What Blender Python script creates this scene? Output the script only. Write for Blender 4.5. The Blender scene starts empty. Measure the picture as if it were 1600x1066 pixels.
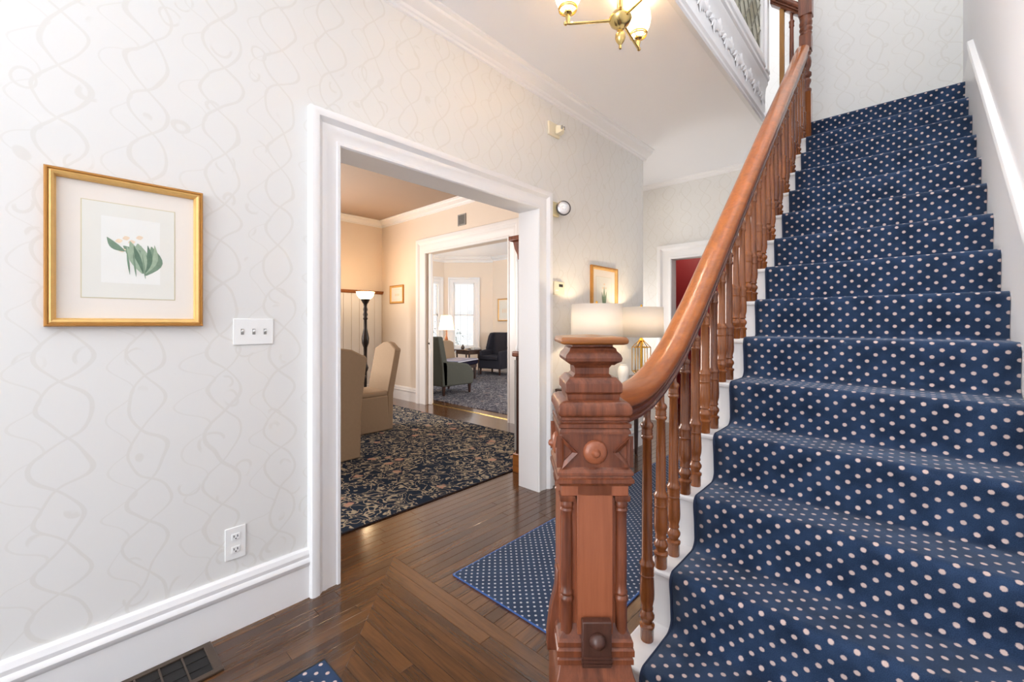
import bpy, bmesh, math, random
from mathutils import Vector, Matrix
random.seed(7)
PI = math.pi
scn = bpy.context.scene
C = scn.collection

# ------------------------------------------------------------------ camera, world, lights
cam_d = bpy.data.cameras.new('camera'); cam = bpy.data.objects.new('camera', cam_d); C.objects.link(cam)
cam.location = (0, 0, 1.35); cam.rotation_euler = (PI/2, 0, math.radians(42.73))
cam_d.sensor_width = 36; cam_d.lens = 669/1600*36; cam_d.shift_y = -27/1600; cam_d.clip_start = .02
scn.camera = cam
w = bpy.data.worlds.new('daylight'); scn.world = w; w.use_nodes = True
w.node_tree.nodes['Background'].inputs[0].default_value = (.90, .95, 1, 1)
w.node_tree.nodes['Background'].inputs[1].default_value = 1.15
def area(name, loc, rot, sx, sy, power, col=(1, 1, 1)):
    d = bpy.data.lights.new(name, 'AREA'); d.shape = 'RECTANGLE'; d.size = sx; d.size_y = sy
    d.energy = power; d.color = col
    o = bpy.data.objects.new(name, d); C.objects.link(o); o.location = loc; o.rotation_euler = rot
    return o
# daylight through the glazed front entrance behind the camera; the other areas are unseen fill lights added to the rooms
area('front_entrance_daylight', (-.95, -4.3, 1.65), (PI/2, 0, 0), 2.3, 2.9, 40, (.90, .95, 1))
area('ceiling_bounce_light', (-.55, -2.3, 1.95), (PI, 0, 0), 1.2, 1.2, 34, (.92, .96, 1))  # unseen uplight added behind the camera to wash the ceiling
area('back_hall_side_fill', (-3.25, 5.1, 1.5), (math.radians(100), 0, -PI/2), .9, 1.6, 11, (1, .96, .92))  # added fill for the back hall, no window stands here
area('upper_hall_fill', (-1.9, 1.9, 5.85), (math.radians(54), 0, math.radians(-82)), 2.2, 1.0, 80, (.97, .98, 1))  # added fill upstairs, aimed at the stair and landing walls
area('dining_room_fill', (-7.2, .9, 1.8), (PI/2, 0, -PI/2), 2.4, 2.0, 120, (1, .95, .92))  # added fill by the west dining wall, which has no window
area('sitting_room_fill', (-3.62, 6.6, 1.7), (PI/2, 0, math.radians(90)), 1.8, 1.9, 36, (.97, .98, 1))  # added fill on the unseen side of the sitting room
vs = scn.view_settings
vs.view_transform = 'Standard'; vs.look = 'None'; vs.gamma = 1; vs.use_curve_mapping = False
vs.exposure = 1.05

# ------------------------------------------------------------------ materials
def lin(r, g, b):
    f = lambda c: (c/255/12.92) if c/255 <= .04045 else ((c/255+.055)/1.055)**2.4
    return (f(r), f(g), f(b), 1)
class NT:
    def __init__(s, m): s.t = m.node_tree; s.n = s.t.nodes; s.bs = s.n['Principled BSDF']
    def new(s, k, **kw):
        x = s.n.new(k)
        for a, b in kw.items(): setattr(x, a, b)
        return x
    def link(s, a, b): s.t.links.new(a, b)
    def put(s, v, sock):
        if hasattr(v, 'is_linked'): s.link(v, sock)
        else: sock.default_value = v
    def m(s, op, a, b=0., c=0.):
        x = s.new('ShaderNodeMath', operation=op)
        s.put(a, x.inputs[0]); s.put(b, x.inputs[1]); s.put(c, x.inputs[2]); return x.outputs[0]
    def sep(s, v):
        x = s.new('ShaderNodeSeparateXYZ'); s.link(v, x.inputs[0]); return x.outputs
    def comb(s, a, b, c):
        x = s.new('ShaderNodeCombineXYZ'); s.put(a, x.inputs[0]); s.put(b, x.inputs[1]); s.put(c, x.inputs[2]); return x.outputs[0]
    def noise(s, vec, scale, detail=2., rough=.5, dist=0.):
        x = s.new('ShaderNodeTexNoise'); s.link(vec, x.inputs['Vector']); x.inputs['Scale'].default_value = scale
        x.inputs['Detail'].default_value = detail; x.inputs['Roughness'].default_value = rough; x.inputs['Distortion'].default_value = dist
        return x.outputs['Fac']
    def mix(s, f, a, b):
        x = s.new('ShaderNodeMix', data_type='RGBA'); s.put(f, x.inputs[0]); s.put(a, x.inputs[6]); s.put(b, x.inputs[7]); return x.outputs[2]
    def step(s, v, lo, hi):
        x = s.new('ShaderNodeMapRange', interpolation_type='SMOOTHSTEP'); s.put(v, x.inputs[0])
        x.inputs[1].default_value = lo; x.inputs[2].default_value = hi; return x.outputs[0]
    def bump(s, h, strength=.2, dist=.01):
        x = s.new('ShaderNodeBump'); x.inputs['Strength'].default_value = strength; x.inputs['Distance'].default_value = dist
        s.link(h, x.inputs['Height']); s.link(x.outputs[0], s.bs.inputs['Normal'])
MATS = {}
def mat(name, col, rough=.5, metal=0., var=.04, scale=12., bump=0., spec=.5, coat=0.):
    m = bpy.data.materials.new(name); m.use_nodes = True; MATS[name] = m; t = NT(m)
    t.bs.inputs['Roughness'].default_value = rough; t.bs.inputs['Metallic'].default_value = metal
    t.bs.inputs['Specular IOR Level'].default_value = spec
    if coat: t.bs.inputs['Coat Weight'].default_value = coat; t.bs.inputs['Coat Roughness'].default_value = .15
    p = t.new('ShaderNodeTexCoord').outputs['Object']
    n = t.noise(p, scale, 3)
    c = lin(*col)
    t.link(t.mix(n, tuple(x*(1-var) for x in c[:3])+(1,), tuple(min(1, x*(1+var)) for x in c[:3])+(1,)), t.bs.inputs['Base Color'])
    if bump: t.bump(t.noise(p, scale*8, 3), bump, .003)
    return m
def wood(name, dark, light, rough=.3, axis=2, scale=1., coat=.3, rnd=.25):
    m = bpy.data.materials.new(name); m.use_nodes = True; MATS[name] = m; t = NT(m)
    p = t.new('ShaderNodeTexCoord').outputs['Object']; s = t.sep(p)
    r = t.new('ShaderNodeObjectInfo').outputs['Random']
    k = [22*scale]*3; k[axis] = 1.6*scale
    v = t.comb(t.m('MULTIPLY_ADD', s[0], k[0], t.m('MULTIPLY', r, 37.)), t.m('MULTIPLY', s[1], k[1]), t.m('MULTIPLY_ADD', s[2], k[2], t.m('MULTIPLY', r, 11.)))
    n1 = t.noise(v, 1., 4, .6, .8); n2 = t.noise(v, 5., 3, .6)
    f = t.m('ADD', t.m('MULTIPLY', n1, .75), t.m('MULTIPLY', n2, .35))
    f = t.m('ADD', f, t.m('MULTIPLY', t.m('SUBTRACT', r, .5), rnd))
    f = t.step(f, .25, .85)
    t.link(t.mix(f, lin(*dark), lin(*light)), t.bs.inputs['Base Color'])
    t.bs.inputs['Roughness'].default_value = rough
    if coat: t.bs.inputs['Coat Weight'].default_value = coat; t.bs.inputs['Coat Roughness'].default_value = .12
    t.bump(n2, .08, .002)
    return m
def wallpaper(name, base, line):
    m = bpy.data.materials.new(name); m.use_nodes = True; MATS[name] = m; t = NT(m)
    p = t.new('ShaderNodeNewGeometry').outputs['Position']; s = t.sep(p)
    a0 = t.m('ADD', s[0], s[1]); z0 = s[2]
    dv = t.comb(a0, z0, 0.)
    nx = t.m('MULTIPLY', t.m('SUBTRACT', t.noise(dv, 4.5, 1), .5), .11)
    nz = t.m('MULTIPLY', t.m('SUBTRACT', t.noise(t.comb(z0, a0, 3.), 4.5, 1), .5), .11)
    a = t.m('ADD', a0, nx); z = t.m('ADD', z0, nz)
    W, P, A = .24, .38, .066
    def fam(sign, off, P, A, W, hw):
        sn = t.m('MULTIPLY', t.m('SINE', t.m('MULTIPLY', z, 2*PI/P)), A*sign)
        fr = t.m('PINGPONG', t.m('ADD', t.m('ADD', a, sn), off), W/2)
        return t.m('SUBTRACT', 1., t.step(fr, hw*.55, hw))
    l = t.m('MAXIMUM', fam(1, 0., P, A, W, .008), fam(-1, 0., P, A, W, .008))
    l = t.m('MAXIMUM', l, t.m('MULTIPLY', fam(1, .09, P*.5, .045, W, .005), .7))
    # small curls between the trellis lines
    vo = t.new('ShaderNodeTexVoronoi', feature='F1'); t.link(t.comb(a, z, 0.), vo.inputs['Vector']); vo.inputs['Scale'].default_value = 7.5; vo.inputs['Randomness'].default_value = .6
    ring = t.m('ABSOLUTE', t.m('SUBTRACT', vo.outputs['Distance'], .27))
    l = t.m('MAXIMUM', l, t.m('MULTIPLY', t.m('SUBTRACT', 1., t.step(ring, .02, .045)), t.step(t.noise(dv, 9., 1), .48, .56)))
    t.link(t.mix(l, lin(*base), lin(*line)), t.bs.inputs['Base Color'])
    t.bs.inputs['Roughness'].default_value = .55
    return m
def dotted(name, base, base2, dot, pitch, rad, soft=.25):
    m = bpy.data.materials.new(name); m.use_nodes = True; MATS[name] = m; t = NT(m)
    uv = t.new('ShaderNodeUVMap').outputs[0]; s = t.sep(uv)
    def lat(o):
        px = t.m('SUBTRACT', t.m('PINGPONG', t.m('ADD', s[0], o), pitch/2), 0.)
        py = t.m('PINGPONG', t.m('ADD', s[1], o), pitch/2)
        return t.m('SQRT', t.m('ADD', t.m('MULTIPLY', px, px), t.m('MULTIPLY', py, py)))
    d = t.m('MINIMUM', lat(0.), lat(pitch/2))
    wob = t.m('MULTIPLY', t.m('SUBTRACT', t.noise(uv, 300., 2), .5), rad*.5)
    f = t.m('SUBTRACT', 1., t.step(t.m('ADD', d, wob), rad*(1-soft), rad*(1+soft)))
    pile = t.noise(uv, 420., 2, .7); big = t.noise(uv, 9., 3)
    bc = t.mix(t.step(t.m('ADD', t.m('MULTIPLY', pile, .55), t.m('MULTIPLY', big, .45)), .33, .67), lin(*base), lin(*base2))
    t.link(t.mix(f, bc, lin(*dot)), t.bs.inputs['Base Color'])
    t.bs.inputs['Roughness'].default_value = .95; t.bs.inputs['Specular IOR Level'].default_value = .1
    t.bs.inputs['Sheen Weight'].default_value = .4; t.bs.inputs['Sheen Roughness'].default_value = .4; t.bs.inputs['Sheen Tint'].default_value = (.6, .75, 1, 1)
    t.bump(pile, .35, .004)
    return m
def floral(name, base, vine, flower, sc=1.):
    m = bpy.data.materials.new(name); m.use_nodes = True; MATS[name] = m; t = NT(m)
    p = t.new('ShaderNodeNewGeometry').outputs['Position']
    n = t.noise(p, 11*sc, 1.5, .5, 1.6)
    v1 = t.m('SUBTRACT', 1., t.step(t.m('ABSOLUTE', t.m('SUBTRACT', n, .5)), .018, .04))
    n2 = t.noise(p, 26*sc, 1, .5, .6)
    vo = t.new('ShaderNodeTexVoronoi'); t.link(p, vo.inputs['Vector']); vo.inputs['Scale'].default_value = 15*sc
    leaf = t.m('MULTIPLY', t.m('SUBTRACT', 1., t.step(vo.outputs['Distance'], .22, .34)), t.step(n2, .45, .55))
    vf = t.new('ShaderNodeTexVoronoi'); t.link(p, vf.inputs['Vector']); vf.inputs['Scale'].default_value = 5*sc
    fl = t.m('MULTIPLY', t.m('SUBTRACT', 1., t.step(t.m('ADD', vf.outputs['Distance'], t.m('MULTIPLY', n2, .25)), .28, .34)), 1.)
    c = t.mix(t.m('MAXIMUM', v1, leaf), lin(*base), lin(*vine))
    fc = t.mix(t.step(n2, .42, .6), lin(*flower), lin(*vine))
    t.link(t.mix(fl, c, fc), t.bs.inputs['Base Color'])
    t.bs.inputs['Roughness'].default_value = .95; t.bs.inputs['Specular IOR Level'].default_value = .1
    t.bump(t.noise(p, 300., 2), .3, .004)
    return m
def emit(name, col, strength):
    m = bpy.data.materials.new(name); m.use_nodes = True; MATS[name] = m; b = m.node_tree.nodes['Principled BSDF']
    b.inputs['Base Color'].default_value = lin(*col); b.inputs['Emission Color'].default_value = lin(*col); b.inputs['Emission Strength'].default_value = strength
    return m
def glassy(name, col, rough=.05, trans=1., alpha=1.):
    m = mat(name, col, rough); b = m.node_tree.nodes['Principled BSDF']; b.inputs['Transmission Weight'].default_value = trans
    b.inputs['IOR'].default_value = 1.1; b.inputs['Alpha'].default_value = alpha
    return m
def shade(name, col, tr=.6):
    m = bpy.data.materials.new(name); m.use_nodes = True; MATS[name] = m; n = m.node_tree.nodes
    n.remove(n['Principled BSDF'])
    d = n.new('ShaderNodeBsdfDiffuse'); tl = n.new('ShaderNodeBsdfTranslucent'); mx = n.new('ShaderNodeMixShader')
    d.inputs[0].default_value = lin(*col); tl.inputs[0].default_value = lin(*col); mx.inputs[0].default_value = tr
    tc = n.new('ShaderNodeTexCoord'); no = n.new('ShaderNodeTexNoise'); no.inputs['Scale'].default_value = 180; bp = n.new('ShaderNodeBump'); bp.inputs['Strength'].default_value = .1
    L = m.node_tree.links; L.new(tc.outputs['Object'], no.inputs['Vector']); L.new(no.outputs['Fac'], bp.inputs['Height']); L.new(bp.outputs[0], d.inputs['Normal'])
    L.new(d.outputs[0], mx.inputs[1]); L.new(tl.outputs[0], mx.inputs[2]); L.new(mx.outputs[0], n['Material Output'].inputs[0])
    return m

def thin(name, col, tr):
    m = bpy.data.materials.new(name); m.use_nodes = True; MATS[name] = m; n = m.node_tree.nodes; L = m.node_tree.links; b = n['Principled BSDF']
    b.inputs['Base Color'].default_value = lin(*col); b.inputs['Roughness'].default_value = .08
    t = n.new('ShaderNodeBsdfTransparent'); t.inputs[0].default_value = lin(*col); mx = n.new('ShaderNodeMixShader'); mx.inputs[0].default_value = tr
    L.new(b.outputs[0], mx.inputs[1]); L.new(t.outputs[0], mx.inputs[2]); L.new(mx.outputs[0], n['Material Output'].inputs[0])
    return m
wallpaper('wallpaper', (230, 229, 226), (224, 222, 217))
mat('wall_plain', (234, 233, 235), .6, var=.01, scale=3)
mat('wall_cream', (236, 222, 206), .6, var=.015, scale=3)
mat('wall_red', (128, 26, 32), .55, var=.05, scale=2)
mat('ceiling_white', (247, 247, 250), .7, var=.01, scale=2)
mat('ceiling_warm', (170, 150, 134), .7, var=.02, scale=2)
mat('trim_white', (242, 241, 241), .35, var=.008, scale=4)
mat('plaster_white', (232, 233, 235), .35, var=.01, scale=4)
wood('oak_plank_y', (62, 37, 19), (108, 70, 37), .2, 1, 1., .5, .22)
wood('oak_plank_x', (62, 37, 19), (108, 70, 37), .2, 0, 1., .5, .35)
wood('oak_floor', (70, 42, 22), (112, 74, 42), .2, 0, 1., .5, 0)
wood('newel_panel', (132, 70, 42), (168, 98, 66), .36, 2, .8, .25, .05)
wood('newel_wood', (70, 30, 18), (146, 82, 52), .34, 2, 1.1, .25, .1)
wood('baluster_wood', (100, 50, 20), (168, 98, 46), .22, 2, 1.2, .6, .25)
wood('rail_wood', (150, 78, 24), (198, 112, 42), .28, 1, .8, .5, 0)
wood('rail_dark', (78, 36, 20), (124, 66, 40), .3, 1, .8, .4, 0)
wood('plaque_wood', (60, 34, 26), (94, 58, 46), .4, 2, 1., .2, 0)
wood('dark_wood', (38, 20, 14), (70, 38, 26), .3, 2, 1., .4, 0)
wood('orange_wood', (120, 66, 24), (170, 104, 44), .3, 0, 1., .4, 0)
wood('post_tan', (140, 92, 40), (180, 130, 66), .4, 2, 1., .1, 0)
dotted('stair_carpet', (25, 37, 58), (52, 72, 103), (212, 188, 180), .0605, .0075)
dotted('runner_carpet', (28, 40, 62), (42, 58, 84), (190, 188, 192), .044, .0058)
mat('binding_navy', (36, 50, 78), .85)
mat('binding_blue', (66, 98, 158), .8)
floral('floral_navy', (34, 46, 64), (176, 164, 142), (190, 146, 128), .85)
floral('floral_grey', (70, 70, 80), (146, 144, 146), (128, 114, 112), .9)
mat('gold_frame', (230, 186, 114), .35, .3, .12, 30)
mat('gold_dark', (184, 128, 58), .4, .3, .12, 30)
mat('brass', (212, 186, 122), .2, 1., .05, 20)
mat('gold_lamp', (222, 172, 74), .25, .9, .05, 20)
mat('mat_board', (238, 231, 222), .8, var=.01)
mat('sheet_white', (238, 238, 233), .8, var=.01)
mat('print_paper', (232, 231, 223), .8, var=.01)
mat('print_edge', (214, 205, 172), .6)
mat('leaf_green', (126, 150, 128), .8, var=.3, scale=60)
mat('leaf_dark', (98, 124, 104), .8, var=.3, scale=60)
mat('leaf_pale', (160, 180, 156), .8, var=.2, scale=60)
mat('flower_cream', (236, 216, 190), .8, var=.08, scale=60)
mat('plastic_white', (244, 244, 242), .3, var=.005)
mat('plastic_cream', (232, 224, 200), .35, var=.01)
mat('plastic_yellowed', (220, 208, 168), .35, var=.02)
mat('slot_dark', (40, 38, 36), .6)
mat('slot_grey', (150, 148, 144), .6)
mat('lens_clear', (226, 226, 228), .12, .3)
mat('rim_dark', (84, 80, 78), .3, .6)
mat('vent_metal', (92, 78, 68), .4, .6, .1)
mat('vent_dark', (28, 25, 24), .7)
mat('linen_beige', (164, 142, 118), .9, var=.06, scale=40, bump=.15, spec=.15)
mat('fabric_green', (86, 87, 80), .9, var=.06, scale=40, bump=.15, spec=.15)
mat('fabric_navy', (50, 49, 57), .85, var=.08, scale=40, bump=.15, spec=.2)
mat('fabric_seat_navy', (30, 28, 48), .85, var=.08, scale=40, bump=.1, spec=.2)
mat('seat_sheen_lilac', (150, 148, 164), .8)  # pale tone standing for light reflected off the navy seat
mat('piping_white', (214, 212, 220), .8)
mat('ceramic_white', (240, 238, 232), .18, var=.01)
mat('black_metal', (34, 24, 20), .35, .3)
mat('mirror_glass', (200, 200, 200), .05, 1., .01)
mat('blind_white', (246, 248, 250), .5, var=.005)
mat('lead', (120, 118, 106), .5, .4)
mat('foliage', (58, 74, 52), .8, var=.4, scale=6)
mat('book_dark', (70, 60, 56), .6, var=.2)
shade('shade_white', (236, 233, 230), .36)
shade('shade_cream', (252, 232, 200), .55)
shade('glass_amber', (226, 196, 146), .5)
thin('window_glass', (250, 252, 252), .92)
thin('leaded_glass', (200, 198, 180), .45)
emit('bulb_warm', (255, 214, 150), 4)
emit('bulb_torch', (255, 220, 150), 4)

# ------------------------------------------------------------------ geometry helpers
class MB:
    def __init__(s): s.v = []; s.f = []; s.uv = None
    def add(s, vs, fs):
        o = len(s.v); s.v += [tuple(v) for v in vs]; s.f += [tuple(i+o for i in f) for f in fs]; return s
    def box(s, x0, x1, y0, y1, z0, z1):
        return s.add([(x0,y0,z0),(x1,y0,z0),(x1,y1,z0),(x0,y1,z0),(x0,y0,z1),(x1,y0,z1),(x1,y1,z1),(x0,y1,z1)],
                     [(0,3,2,1),(4,5,6,7),(0,1,5,4),(1,2,6,5),(2,3,7,6),(3,0,4,7)])
    def frus(s, z0, hx0, hy0, z1, hx1, hy1, cx=0, cy=0):
        return s.add([(cx+a*hx0,cy+b*hy0,z0) for a,b in ((-1,-1),(1,-1),(1,1),(-1,1))]+[(cx+a*hx1,cy+b*hy1,z1) for a,b in ((-1,-1),(1,-1),(1,1),(-1,1))],
                     [(0,3,2,1),(4,5,6,7),(0,1,5,4),(1,2,6,5),(2,3,7,6),(3,0,4,7)])
    def stack(s, prof, cx=0, cy=0, cap=True):      # square section: prof = [(half, z)]
        o = []; f = []
        for h, z in prof: o += [(cx+a*h, cy+b*h, z) for a, b in ((-1,-1),(1,-1),(1,1),(-1,1))]
        for i in range(len(prof)-1):
            for k in range(4): f.append((4*i+k, 4*i+(k+1)%4, 4*i+4+(k+1)%4, 4*i+4+k))
        if cap: f += [(3,2,1,0), tuple(4*(len(prof)-1)+k for k in range(4))]
        return s.add(o, f)
    def lathe(s, prof, cx=0, cy=0, n=16, cz=0, cap=True):   # prof = [(r, z)]
        o = []; f = []
        for r, z in prof:
            for k in range(n): o.append((cx+r*math.cos(2*PI*k/n), cy+r*math.sin(2*PI*k/n), z+cz))
        for i in range(len(prof)-1):
            for k in range(n): f.append((i*n+k, i*n+(k+1)%n, (i+1)*n+(k+1)%n, (i+1)*n+k))
        if cap: f += [tuple(range(n-1, -1, -1)), tuple((len(prof)-1)*n+k for k in range(n))]
        return s.add(o, f)
    def poly(s, pts, d):                            # planar polygon (list of 3D), extruded by vector d
        n = len(pts); d = Vector(d)
        return s.add([tuple(p) for p in pts]+[tuple(Vector(p)+d) for p in pts],
                     [tuple(range(n-1,-1,-1)), tuple(range(n,2*n))]+[(i,(i+1)%n,n+(i+1)%n,n+i) for i in range(n)])
    def tube(s, pts, r, n=8, closed=False):
        pts = [Vector(p) for p in pts]; o = []; f = []; m = len(pts); rr = r if isinstance(r, (list, tuple)) else [r]*m
        ref = None
        for i, p in enumerate(pts):
            a = pts[(i-1) % m] if (closed or i > 0) else p; b = pts[(i+1) % m] if (closed or i < m-1) else p
            t = (b-a).normalized()
            if ref is None: ref = Vector((0,0,1)) if abs(t.z) < .9 else Vector((1,0,0))
            x = t.cross(ref).normalized(); y = x.cross(t).normalized(); ref = y
            for k in range(n): o.append(p+rr[i]*(math.cos(2*PI*k/n)*x+math.sin(2*PI*k/n)*y))
        for i in range(m if closed else m-1):
            j = (i+1) % m
            for k in range(n): f.append((i*n+k, i*n+(k+1)%n, j*n+(k+1)%n, j*n+k))
        if not closed: f += [tuple(range(n-1,-1,-1)), tuple((m-1)*n+k for k in range(n))]
        return s.add(o, f)
    def sweep(s, rings, closed=True, cap=True):     # rings: list of lists of 3D points
        n = len(rings[0]); o = [tuple(p) for r in rings for p in r]; f = []
        for i in range(len(rings)-1):
            for k in range(n if closed else n-1): f.append((i*n+k, i*n+(k+1)%n, (i+1)*n+(k+1)%n, (i+1)*n+k))
        if cap: f += [tuple(range(n-1,-1,-1)), tuple((len(rings)-1)*n+k for k in range(n))]
        return s.add(o, f)
    def ball(s, c, r, n=12, m=8, sz=1.):
        return s.lathe([(max(1e-4, r*math.sin(PI*i/m)), -r*sz*math.cos(PI*i/m)) for i in range(m+1)], c[0], c[1], n, c[2])
    def mesh(s, name):
        me = bpy.data.meshes.new(name); me.from_pydata(s.v, [], s.f)
        bm = bmesh.new(); bm.from_mesh(me); bmesh.ops.recalc_face_normals(bm, faces=bm.faces); bm.to_mesh(me); bm.free()
        return me
    def build(s, name, m, parent=None, smooth=None, bevel=0., seg=2):
        me = s.mesh(name); me.materials.append(MATS[m])
        if smooth is not None or bevel:
            for p in me.polygons: p.use_smooth = True
            me.set_sharp_from_angle(angle=math.radians(smooth or 35))
        o = bpy.data.objects.new(name, me); C.objects.link(o); o.parent = parent
        if bevel:
            b = o.modifiers.new('bevel', 'BEVEL'); b.width = bevel; b.segments = seg; b.limit_method = 'ANGLE'; b.angle_limit = math.radians(40)
        return o
def tag(o, label, cat, group=None, kind=None):
    o['label'] = label; o['category'] = cat
    if group: o['group'] = group
    if kind: o['kind'] = kind
    return o
def struct(o, label, cat='wall'):
    o['kind'] = 'structure'; o['label'] = label; o['category'] = cat; return o
def thing(name, label, cat, loc=(0,0,0), rz=0., group=None, kind=None):
    o = bpy.data.objects.new(name, None); C.objects.link(o); o.location = loc; o.rotation_euler = (0, 0, rz); o.empty_display_size = .1
    return tag(o, label, cat, group, kind)
def inst(me, name, parent, loc=(0,0,0), rot=(0,0,0), scale=(1,1,1)):
    o = bpy.data.objects.new(name, me); C.objects.link(o); o.parent = parent; o.location = loc; o.rotation_euler = rot; o.scale = scale; return o
def copy_tree(o, parent=None):
    c = o.copy(); C.objects.link(c); c.parent = parent
    for ch in list(o.children): copy_tree(ch, c)
    return c
def setmat(o, m, test):                             # second material on faces that pass the test
    o.data.materials.append(MATS[m]); k = len(o.data.materials)-1
    for p in o.data.polygons:
        if test(p): p.material_index = k
def point(name, loc, power, col, r=.04, parent=None):
    d = bpy.data.lights.new(name, 'POINT'); d.energy = power; d.color = col; d.shadow_soft_size = r
    o = bpy.data.objects.new(name, d); C.objects.link(o); o.location = loc; o.parent = parent; return o

# ------------------------------------------------------------------ dimensions
XW = -2.19; XD = -2.36                 # hall face and dining face of the left wall
YA, YB, ZD = 1.035, 2.66, 2.27         # cased opening
ZC = 3.30
XR = .345; YL = 5.25; YBK = 5.77       # right wall, landing wall, back wall
RUN, RISE, Y0 = .242, .213, 1.078
def ny(n): return Y0+RUN*n

# ------------------------------------------------------------------ the room shell
fl = struct(MB().box(XW, .5, -4.5, 5.9, -.12, -.022).box(-7.4, XW, -4.5, 4.35, -.12, -.022).build('floor', 'oak_floor'), 'dark oak strip floor of the hall', 'floor')
struct(MB().box(-10.2, -3.43, 4.35, 9.2, -.1, 0).build('floor', 'oak_floor'), 'dark wood floor of the far sitting room', 'floor')
struct(MB().box(-7.4, -2.75, -4.5, 4.35, -.022, 0).build('floor', 'oak_floor'), 'dark wood floor around the floral dining rug', 'floor')
struct(MB().box(-3.42, -.5, 5.9, 8.2, -.1, 0).box(-3.42, XW, 4.42, 5.9, -.1, 0).build('floor', 'oak_floor'), 'dark wood floor beyond the back hall', 'floor')
def clip(poly, a, b, c):               # keep a*x+b*y<=c
    out = []
    for i in range(len(poly)):
        p, q = poly[i], poly[(i+1) % len(poly)]; dp = a*p[0]+b*p[1]-c; dq = a*q[0]+b*q[1]-c
        if dp <= 0: out.append(p)
        if dp*dq < 0: t = dp/(dp-dq); out.append((p[0]+t*(q[0]-p[0]), p[1]+t*(q[1]-p[1])))
    return out
def plank(poly, m):
    if len(poly) < 3: return
    n = len(poly); cx = sum(p[0] for p in poly)/n; cy = sum(p[1] for p in poly)/n
    if max(p[0] for p in poly)-min(p[0] for p in poly) < .01 or max(p[1] for p in poly)-min(p[1] for p in poly) < .01: return
    ch = .0012; top = []
    for p in poly:
        dx, dy = cx-p[0], cy-p[1]; top.append((p[0]+math.copysign(min(ch, abs(dx)), dx), p[1]+math.copysign(min(ch, abs(dy)), dy), 0.))
    mb = MB().sweep([[(p[0], p[1], -.02) for p in poly], [(p[0], p[1], -.0008) for p in poly], top])
    mb.build('plank', m, fl)
WPL = .062; G = .0006
def lay_y(x0, x1, y0, y1, clips=()):
    k = round((x1-x0)/WPL); wd = (x1-x0)/k
    for i in range(k):
        y = y0-random.random()*.9
        while y < y1:
            l = random.uniform(1.1, 2.2); a, b = max(y, y0), min(y+l, y1); y += l
            if b-a < .02: continue
            p = [(x0+i*wd+G, a+G), (x0+(i+1)*wd-G, a+G), (x0+(i+1)*wd-G, b-G), (x0+i*wd+G, b-G)]
            for c in clips: p = clip(p, *c) if len(p) > 2 else []
            plank(p, 'oak_plank_y')
def lay_x(x0, x1, y0, y1, clips=()):
    k = round((y1-y0)/WPL); wd = (y1-y0)/k
    for i in range(k):
        x = x0-random.random()*.9
        while x < x1:
            l = random.uniform(1.1, 2.2); a, b = max(x, x0), min(x+l, x1); x += l
            if b-a < .02: continue
            p = [(a+G, y0+i*wd+G), (b-G, y0+i*wd+G), (b-G, y0+(i+1)*wd-G), (a+G, y0+(i+1)*wd-G)]
            for c in clips: p = clip(p, *c) if len(p) > 2 else []
            plank(p, 'oak_plank_x')
YM = 1.36                              # mitre: x+y = XW+YM
lay_y(XW, -.74, YM, YBK)
lay_y(XW, XW+1.5, -.15, YM, [(1, 1, XW+YM)])
lay_x(XW, -.2, -.15, YM, [(-1, -1, -(XW+YM))])
lay_y(XD, XW, YA, YB)
lay_y(-2.75, XD, .3, 3.9)

wl = MB().box(XD, XW, -4.5, YA, 0, ZC).box(XD, XW, YA, YB, ZD, ZC).box(XD, XW, YB, 4.55, 0, ZC).build('wall_left', 'wallpaper')
setmat(wl, 'wall_cream', lambda p: p.normal.x < -.5)
setmat(wl, 'trim_white', lambda p: abs(p.normal.x) < .5 and YA-.01 < p.center.y < YB+.01 and p.center.z < ZC-.1)
struct(wl, 'off-white hall wall papered with a pale scrolling trellis')
struct(MB().box(XR, XR+.12, -4.5, YL, 0, 6.4).build('wall_right', 'wall_plain'), 'plain pale grey wall beside the stairs')
struct(MB().box(-.762, XR+.12, YL, YL+.12, 2.95, 3.4).box(-2.9, XR+.12, YL, YL+.12, 3.4, 6.4).build('wall_landing', 'wallpaper'), 'cream wall above the top stair')
BX0, BX1, BZ = -2.36, -1.42, 2.23
wb = MB().box(-3.3, BX0, YBK, YBK+.14, 0, ZC).box(BX0, BX1, YBK, YBK+.14, BZ, ZC).box(BX1, XR, YBK, YBK+.14, 0, ZC).build('wall_back', 'wallpaper')
setmat(wb, 'wall_red', lambda p: p.normal.y > .5)
struct(wb, 'papered back wall around the doorway to the red room')
struct(MB().box(-3.42, -3.3, 4.42, YBK, 0, ZC).build('wall_nook', 'wallpaper'), 'papered side wall of the back hall')
struct(MB().box(-3.4, -.8, 7.2, 7.3, 0, ZC).box(-1.3, -1.2, YBK+.14, 7.2, 0, ZC).box(-3.4, -3.3, YBK+.14, 7.2, 0, ZC).build('wall_red', 'wall_red'), 'deep red wall seen through the back doorway')
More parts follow.
